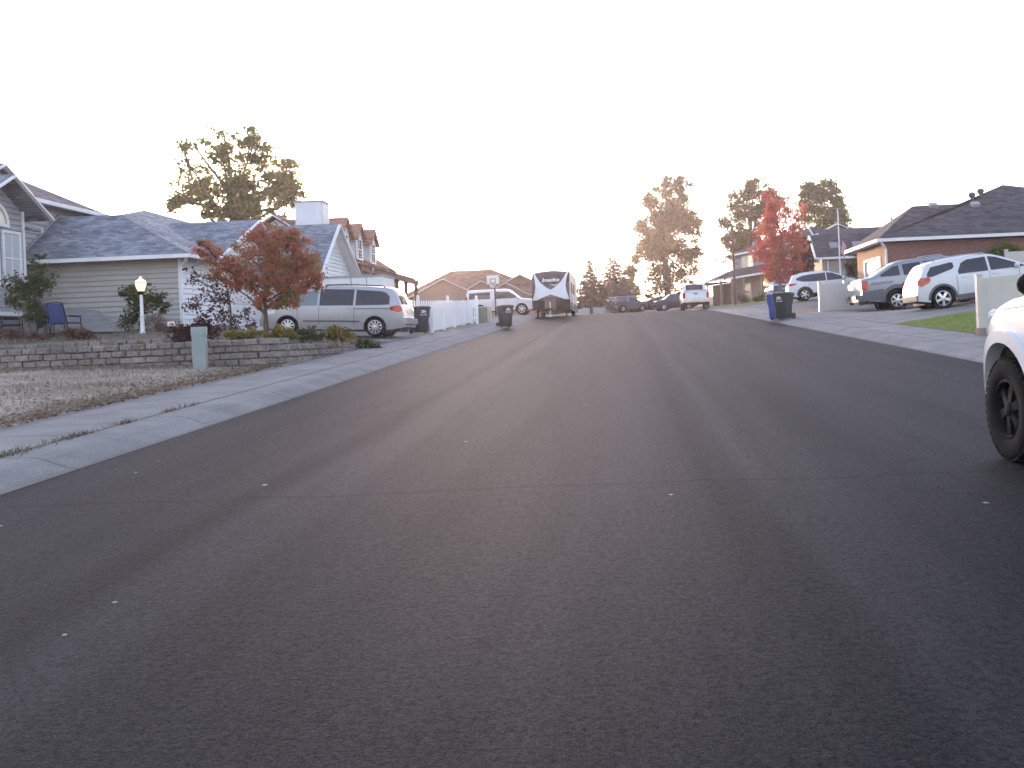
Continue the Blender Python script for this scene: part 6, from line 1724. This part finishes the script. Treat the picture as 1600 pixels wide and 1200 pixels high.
# wheeled bins
def bin_(label, loc, rot, colr, scale=1, logo=True):
    root = thing('wheeled_bin', label, 'bin', loc, 'wheeled bins put out at the kerb', (0, 0, rot))
    m = mat('bin_' + colr[0], colr[1], .5, [c * 1.5 for c in colr[1]], 4, world=False)
    def ring(hx, hy, z, cy=0, n=24, e=.45):
        return [(hx * math.copysign(abs(math.cos(a)) ** e, math.cos(a)), cy + hy * math.copysign(abs(math.sin(a)) ** e, math.sin(a)), z) for a in [2 * math.pi * k / n for k in range(n)]]
    mb = MB(); rows = [ring(.22, .24, .05), ring(.25, .28, .12), ring(.262, .3, .4), ring(.285, .325, .62), ring(.305, .345, .635), ring(.325, .37, .93), ring(.345, .39, .935), ring(.345, .39, .97)]
    mb.grid(rows, True); mb.face(*reversed(rows[0])); mb.build('body', m, root, 40, world=False)
    mb = MB(); rows = [ring(.355, .4, .972), ring(.36, .41, 1.0), ring(.33, .38, 1.045), ring(.2, .25, 1.075), ring(.01, .01, 1.08)]
    mb.grid(rows, True); mb.build('lid', m, root, 40, world=False)
    mb = MB(); mb.tube([(-.26, .36, .93), (-.26, .47, .96), (.26, .47, .96), (.26, .36, .93)], .018, 8); mb.build('handle', m, root, 40, world=False)
    for s in (-1, 1):
        mb = MB(); mb.lathe([(.001, -.03), (.12, -.03), (.13, -.015), (.13, .015), (.12, .03), (.001, .03)], (0, 0, 0), 'Y', 18)
        mb.v = [(y + s * .29, x + .27, z + .13) for x, y, z in mb.v]
        mb.build('wheel', M['black_plastic'], root, 40, world=False)
    if logo:
        mb = MB()
        for k, (x0, x1, z0) in enumerate(((-.12, .1, .86), (-.1, .13, .82), (-.13, .08, .78))):
            pts_ = [(x0 + (x1 - x0) * t / 8, -.368 + .004 * k, z0 + .03 * math.sin(t / 8 * 3.14) - .012 * t / 8) for t in range(9)]
            mb.tube(pts_, [.004 + .014 * math.sin(t / 8 * 3.14) for t in range(9)], 6)
        mb.build('logo', M['white'], root, world=False)
        mb = MB()
        for k in range(7): mb.box((-.13 + k * .04, -.352, .7), (-.105 + k * .04, -.342, .735))
        mb.build('logo_lettering', M['white'], root, world=False)
    return root
gr = ('dark_green', (.018, .03, .026))
bn = bin_('dark wheeled bin beside the silver minivan at the end of the white fence', (PX(658, 36.3), 36.3, g(-7.72, 36.3) + .02), R(35), ('charcoal', (.035, .035, .037)))
bin_('dark wheeled bin standing alone at the kerb left of the travel trailer', (PX(791, 43.6), 43.6, g(-5.4, 43.6) + .02), R(32), ('charcoal', (.035, .035, .037)))
bin_('dark green wheeled bin at the right kerb, in front of the blue one', (PX(1226, 36.4), 36.4, g(6.5, 36.4) + .02), R(-38), gr)
bin_('blue recycling bin half hidden behind the dark green bin', (PX(1215, 37.3), 37.35, g(6.4, 37.3) + .02), R(-30), ('blue', (.05, .1, .3)), logo=False)

# white picket fence and solid fence panel, left
def picket():
    root = thing('picket_fence', 'white picket fence between the silver minivan and the porch', 'fence', (-9, 44.5, g(-9, 44.5)))
    a, b = Vector((PX(606, 42), 42, 0)), Vector((PX(747, 46.5), 46.5, 0))
    d = (b - a); L_ = d.length; d.normalize(); n = Vector((d.y, -d.x, 0))
    zz = lambda p: g(p.x, p.y) + .04
    mb = MB(); k = int(L_ / .14)
    for i in range(k):
        p = a + d * (i + .5) * L_ / k; z = zz(p)
        c = p + Vector((0, 0, z)) + n * .03
        mb.obox(c + Vector((0, 0, .6)), d * .042, n * .011, Vector((0, 0, .52)))
        mb.prism([c + d * -.042 + Vector((0, 0, 1.12)) + n * .011, c + d * .042 + Vector((0, 0, 1.12)) + n * .011, c + Vector((0, 0, 1.19)) + n * .011], -n * .022)
    mb.build('picket_panel', M['vinyl_white'], root)
    mb = MB()
    for h_ in (.3, .85):
        mb.bar(a + Vector((0, 0, zz(a) + h_)), b + Vector((0, 0, zz(b) + h_)), .04, .08)
    mb.build('rail', M['vinyl_white'], root)
    for t in (.0, .33, .66, 1):
        p = a + d * L_ * t; z = zz(p); mb = MB()
        mb.box((p.x - .065, p.y - .065, z - .1), (p.x + .065, p.y + .065, z + 1.24)); mb.lathe([(.085, 1.24), (.085, 1.27), (.05, 1.29), (.075, 1.34), (.06, 1.4), (.001, 1.43)], (p.x, p.y, z), n=10)
        mb.build('post', M['vinyl_white'], root)
picket()
def panelfence(label, a, b, h_, m, npost, gap=.08, posth=.1, grooves=.15, name='vinyl_fence', zf=None, foot=None):
    a, b = Vector((*a, 0)), Vector((*b, 0)); d = b - a; L_ = d.length; d.normalize(); n = Vector((d.y, -d.x, 0))
    zf = zf or (lambda p: g(p.x, p.y) + .01)
    root = thing(name, label, 'fence', (a.x, a.y, zf(a)))
    for i in range(npost - 1):
        p, q = a + d * L_ * i / (npost - 1), a + d * L_ * (i + 1) / (npost - 1)
        mb = MB(); k = max(2, int((q - p).length / grooves))
        for j in range(k):
            u, v = p.lerp(q, j / k), p.lerp(q, (j + 1) / k)
            c = (u + v) / 2; z = zf(c); c = c + n * (.004 if j % 2 else 0)
            mb.obox(c + Vector((0, 0, z + gap + (h_ - gap) / 2)), (v - u) / 2 + Vector((0, 0, (zf(v) - zf(u)) / 2)), n * .02, Vector((0, 0, (h_ - gap) / 2 - .05)))
        mb.build('panel', m, root)
        mb = MB()
        for hh in (gap + .03, h_ - .03): mb.bar(p + Vector((0, 0, zf(p) + hh)), q + Vector((0, 0, zf(q) + hh)), .055, .11)
        mb.build('rail', m, root)
    for i in range(npost):
        p = a + d * L_ * i / (npost - 1); z = zf(p); mb = MB()
        mb.box((p.x - .065, p.y - .065, z - .05), (p.x + .065, p.y + .065, z + h_ + posth)); mb.prism([(p.x - .08, p.y - .08, z + h_ + posth), (p.x + .08, p.y - .08, z + h_ + posth), (p.x + .08, p.y + .08, z + h_ + posth), (p.x - .08, p.y + .08, z + h_ + posth)], (0, 0, .03))
        mb.build('post', m, root)
        if foot and i == 0:
            mb = MB(); mb.box((p.x - .09, p.y - .09, z - .05), (p.x + .09, p.y + .09, z + foot)); mb.build('post_footing', mat('footing_brown', (.24, .175, .14), .9, (.3, .23, .19), 5), root)
panelfence('solid white vinyl fence panel running along the left pavement', (-7.45, 37.1), (-7.5, 47.6), 1.18, M['vinyl_white'], 5, .1, -.01, .16)
panelfence('tan vinyl fence between the two right hand driveways', (9.15, 41.9), (12.7, 42.3), 1.2, M['vinyl_tan'], 4, .03, .1, .16)
panelfence('tan vinyl fence behind the nearest white truck at the corner of the lawn', (8.05, 20.65), (16, 20.6), 1.24, M['vinyl_tan'], 4, .04, .1, .16, foot=.17)
panelfence('tan vinyl fence post and panel in front of the brick wall at the right edge', (17.0, 40.4), (22, 40.4), 1.3, M['vinyl_tan'], 3, .04, .1, .16, zf=lambda p: 3.1)

panelfence('low white fence beyond the smaller conifer right of the travel trailer', (-4.6, 104), (-.6, 104.4), 1.35, M['vinyl_white'], 3, .04, .0, .16)
# transformer box and small pedestal beyond the white fence
def cabinet():
    x, Y = PX(751, 49.5), 49.5; z = g(x, Y)
    root = thing('utility_cabinet', 'greenish grey utility cabinet at the end of the white fence panel', 'utility cabinet', (x, Y, z))
    m = mat('cabinet_green_grey', (.15, .15, .12), .6, (.19, .19, .155), 2)
    mb = MB(); mb.box((x - .36, Y - .35, z - .05), (x + .36, Y + .35, z + .78)); mb.build('body', m, root)
    mb = MB(); mb.prism([(x - .38, Y - .38, z + .78), (x + .38, Y - .38, z + .78), (x + .38, Y + .38, z + .84), (x - .38, Y + .38, z + .84)], (0, 0, .03)); mb.box((x - .012, Y - .36, z + .05), (x + .012, Y - .352, z + .75)); mb.build('lid', m, root)
    x, Y = PX(765, 50), 50.2; z = g(x, Y)
    root = thing('utility_pedestal', 'short tan utility pedestal next to the greenish grey cabinet', 'utility pedestal', (x, Y, z))
    mb = MB(); mb.box((x - .13, Y - .13, z - .05), (x + .13, Y + .13, z + .75)); mb.build('body', M['vinyl_tan'], root)
    mb = MB(); mb.box((x - .15, Y - .15, z + .752), (x + .15, Y + .15, z + .82)); mb.build('cap', M['vinyl_tan'], root)
cabinet()

# basketball hoop
def hoop():
    Y = 66.5; c = P(770, 437, Y); x = c.x; z = g(x, Y)
    root = thing('basketball_hoop', 'basketball hoop with a white backboard in front of the tan house', 'basketball hoop', (x, Y, z))
    mb = MB(); mb.tube([(x, Y + .9, z - .05), (x, Y + .9, c.z - .5), (x, Y + .12, c.z + .05)], .06, 8); mb.build('pole', M['black_metal'], root)
    mb = MB(); mb.box((x - .48, Y - .02, c.z - .36), (x + .48, Y + .02, c.z + .36)); bb = mb.build('backboard', M['white'], root)
    mb = MB()
    def fr(x0, x1, z0, z1, t): 
        for a, b in (((x0, z0), (x1, z0 + t)), ((x0, z1 - t), (x1, z1)), ((x0, z0 + t), (x0 + t, z1 - t)), ((x1 - t, z0 + t), (x1, z1 - t))): mb.box((a[0], Y - .03, a[1]), (b[0], Y - .022, b[1]))
    fr(x - .47, x + .47, c.z - .35, c.z + .35, .035); fr(x - .2, x + .2, c.z - .26, c.z + .08, .05)
    mb.build('backboard_marking', mat('marking_brown', (.22, .1, .07), .6), bb)
    mb = MB(); mb.tube([(x + .22 * math.cos(a), Y - .27 + .22 * math.sin(a), c.z - .27) for a in [2 * math.pi * k / 20 for k in range(21)]], .014, 6); mb.build('rim', mat('rim_orange', (.4, .1, .04), .5), root)
    mb = MB()
    for k in range(12):
        a = 2 * math.pi * k / 12
        mb.tube([(x + .21 * math.cos(a), Y - .27 + .21 * math.sin(a), c.z - .28), (x + .13 * math.cos(a + .3), Y - .27 + .13 * math.sin(a + .3), c.z - .62)], .006, 4)
        mb.tube([(x + .21 * math.cos(a), Y - .27 + .21 * math.sin(a), c.z - .28), (x + .13 * math.cos(a - .3), Y - .27 + .13 * math.sin(a - .3), c.z - .62)], .006, 4)
    mb.build('net', M['white'], root)
hoop()

# utility pole, flagpole with flag
def poles():
    Y = 76; b = P(1149, 473, Y); t = P(1145, 356, Y)
    root = thing('utility_pole', 'plain dark brown pole standing left of the porch house', 'pole', (b.x, Y, b.z))
    mb = MB(); mb.tube([(b.x, Y, b.z - .4), (b.x, Y, t.z)], [.11, .085], 8); mb.build('shaft', M['wood_brown'], root, 40)
    mb = MB(); mb.tube([(b.x, Y, t.z), (b.x, Y, t.z + .12)], [.1, .03], 8); mb.build('cap', M['black_metal'], root)
    Y = 60; x = PX(1317, Y); z = g(x, Y); t = P(1314, 328, Y).z
    root = thing('flagpole', 'slim white flagpole carrying the limp striped flag', 'flagpole', (x, Y, z))
    mb = MB(); mb.tube([(x, Y, z - .05), (x, Y, t)], [.055, .04], 8); mb.build('shaft', M['trim'], root, 40)
    mb = MB(); mb.lathe([(.001, -.06), (.05, -.04), (.07, 0), (.05, .05), (.001, .06)], (x, Y, t + .05), n=10); mb.build('finial', M['chrome'], root, 40)
    # flag hanging in folds
    zt_ = P(1317, 367, Y).z; fw, fh = .95, 1.35
    fr = thing('flag', 'limp stars and stripes flag hanging from the white flagpole', 'flag', (x, Y, zt_))
    red, wht, blu = mat('flag_red', (.35, .03, .05), .7), mat('flag_white', (.65, .62, .62), .7), mat('flag_blue', (.03, .05, .2), .7)
    mb = MB()
    def fp(u, v):                             # u along the fly, v down the hoist: cloth sags and folds
        a = u * 9.0
        return Vector((x + .05 + .42 * u * (1 - .35 * v) + .03 * math.sin(a + v * 2), Y - .02 + .09 * math.sin(a), zt_ - v * .95 - u * .7 * (1 + .2 * v)))
    nu, nv = 36, 13
    for j in range(nv):
        for i in range(nu):
            u0, u1, v0, v1 = i / nu, (i + 1) / nu, j / nv, (j + 1) / nv
            mb.cur = 2 if (u0 < .4 and j < 7) else (0 if j % 2 == 0 else 1)
            mb.face(fp(u0, v0), fp(u1, v0), fp(u1, v1), fp(u0, v1))
    mb.cur = 1
    for r in range(9):
        for c in range(6 if r % 2 == 0 else 5):
            u = .4 * ((c + .5 if r % 2 == 0 else c + 1) / 6); v = (7 / 13) * (r + .7) / 9.6
            p = fp(u, v); q = Vector((0, -.008, 0))
            mb.face(p + q + Vector((-.008, 0, 0)), p + q + Vector((0, 0, -.01)), p + q + Vector((.008, 0, 0)), p + q + Vector((0, 0, .01)))
    o = mb.build('cloth', [red, wht, blu], fr)
poles()

# blue patio chair, second seat, small sign, leaning panel
def garden_bits():
    Y = 27.2; c = P(108, 516, Y); z = yz(c.x, Y)
    blue = mat('blue_mesh_fabric', (.025, .05, .16), .7, (.035, .065, .2), 8)
    def chair(label, x, y, rz):
        z = yz(x, y)
        root = thing('patio_chair', label, 'chair', (x, y, z), None, (0, 0, rz))
        fr = MB()
        for s in (-1, 1):
            fr.tube([(s * .29, -.28, .0), (s * .29, -.26, .58), (s * .29, .18, .6)], .016, 6)
            fr.tube([(s * .27, .3, 0), (s * .27, .22, .4), (s * .27, .38, .98)], .016, 6)
            fr.tube([(s * .27, -.24, .4), (s * .27, .22, .4)], .016, 6)
        fr.tube([(-.27, .38, .98), (-.15, .39, 1.0), (.15, .39, 1.0), (.27, .38, .98)], .016, 6)
        fr.build('frame', M['black_metal'], root, 40, world=False)
        mb = MB(); mb.prism([(-.26, -.25, .41), (.26, -.25, .41), (.26, .22, .4), (-.26, .22, .4)], (0, 0, .03)); mb.build('seat', blue, root, world=False)
        mb = MB(); mb.prism([(-.26, .235, .43), (.26, .235, .43), (.26, .37, .96), (-.26, .37, .96)], (0, .025, 0)); mb.build('backrest', blue, root, world=False)
        for s in (-1, 1):
            mb = MB(); mb.box((s * .29 - .025, -.27, .605), (s * .29 + .025, .2, .625)); mb.build('armrest', M['black_metal'], root, world=False)
        return root
    chair('blue mesh patio chair with a high back seen from behind', PX(104, 27.3), 27.3, R(168))
    chair('blue patio chair in front of the high backed one, turned sideways', PX(82, 27.9), 27.9, R(70))
    chair('dark patio chair at the far left below the arched window', PX(18, 27.6), 27.6, R(130))
    # leaning grey panel
    a, b, c_, d = P(68, 482, 30.2), P(150, 484, 30.2), P(195, 516, 28.2), P(78, 518, 28.2)
    root = thing('leaning_panel', 'weathered grey boards lying sloped against the garage wall', 'boards', ((a.x + d.x) / 2, 28.9, yz(a.x, 28.9)))
    mb = MB()
    for k in range(6):
        t0, t1 = k / 6 + .01, (k + 1) / 6 - .01
        q = lambda t, u: Vector(a.lerp(d, t)).lerp(b.lerp(c_, t), u)
        mb.prism([q(t0, 0), q(t0, 1), q(t1, 1), q(t1, 0)], (0, -.03, -.04))
    mb.build('board_surface', mat('weathered_boards', (.15, .145, .14), .85, (.23, .225, .22), 3, 6), root)
    mb = MB(); 
    for p in (a, b): mb.box((p.x - .05, p.y + .02, yz(p.x, p.y) - .1), (p.x + .05, p.y + .1, p.z - .04))
    mb.build('support', M['bark_pale'], root)
    # small sign
    Y = 26.0; p = P(268, 509, Y); z = yz(p.x, Y)
    root = thing('yard_sign', 'small white yard sign with a red no symbol at the garage corner', 'sign', (p.x, Y, z))
    mb = MB(); mb.box((p.x - .012, Y, z - .05), (p.x + .012, Y + .02, p.z)); mb.build('stake', M['alloy'], root)
    mb = MB(); mb.box((p.x - .1, Y - .015, p.z - .12), (p.x + .1, Y - .002, p.z + .12)); pl = mb.build('sign_plate', M['white'], root)
    mb = MB(); rr = mat('sign_red', (.5, .03, .03), .5)
    mb.grid([[(p.x + r * math.cos(a_), Y - .018, p.z + .02 + r * math.sin(a_)) for a_ in [2 * math.pi * k / 24 for k in range(25)]] for r in (.045, .062)])
    mb.obox((p.x, Y - .0175, p.z + .02), (.038, 0, .038), (0, .001, 0), (-.005, 0, .005))
    mb.build('no_symbol', rr, pl)
    # garden hose coil
    root = None
    mb = MB(); pts_ = []
    x0 = PX(285, 23.0)
    for k in range(40):
        t = k / 39; pts_.append((x0 + 1.0 * t, 22.6 + .25 * math.sin(t * 9), yz(x0 + t, 22.6) + .03 + .1 * abs(math.sin(t * 5))))
    mb.tube(pts_, .014, 6); o = mb.build('garden_hose', mat('hose_blue', (.03, .06, .2), .5))
    tag(o, 'thin blue garden hose lying along the top of the block wall', 'hose')
garden_bits()

# ------------------------------------------------------------------ evening haze
def haze():
    mb = MB(); mb.box((-310, -105, -6), (310, 310, 26))
    m = bpy.data.materials.new('haze_air'); m.use_nodes = True
    N = m.node_tree.nodes; L = m.node_tree.links
    N.remove(N['Principled BSDF'])
    v = N.new('ShaderNodeVolumePrincipled')
    v.inputs['Color'].default_value = (.95, .86, .9, 1)
    v.inputs['Density'].default_value = .0007
    v.inputs['Anisotropy'].default_value = .75
    L.new(v.outputs[0], N['Material Output'].inputs['Volume'])
    o = mb.build('haze', m); o['kind'] = 'stuff'
haze()
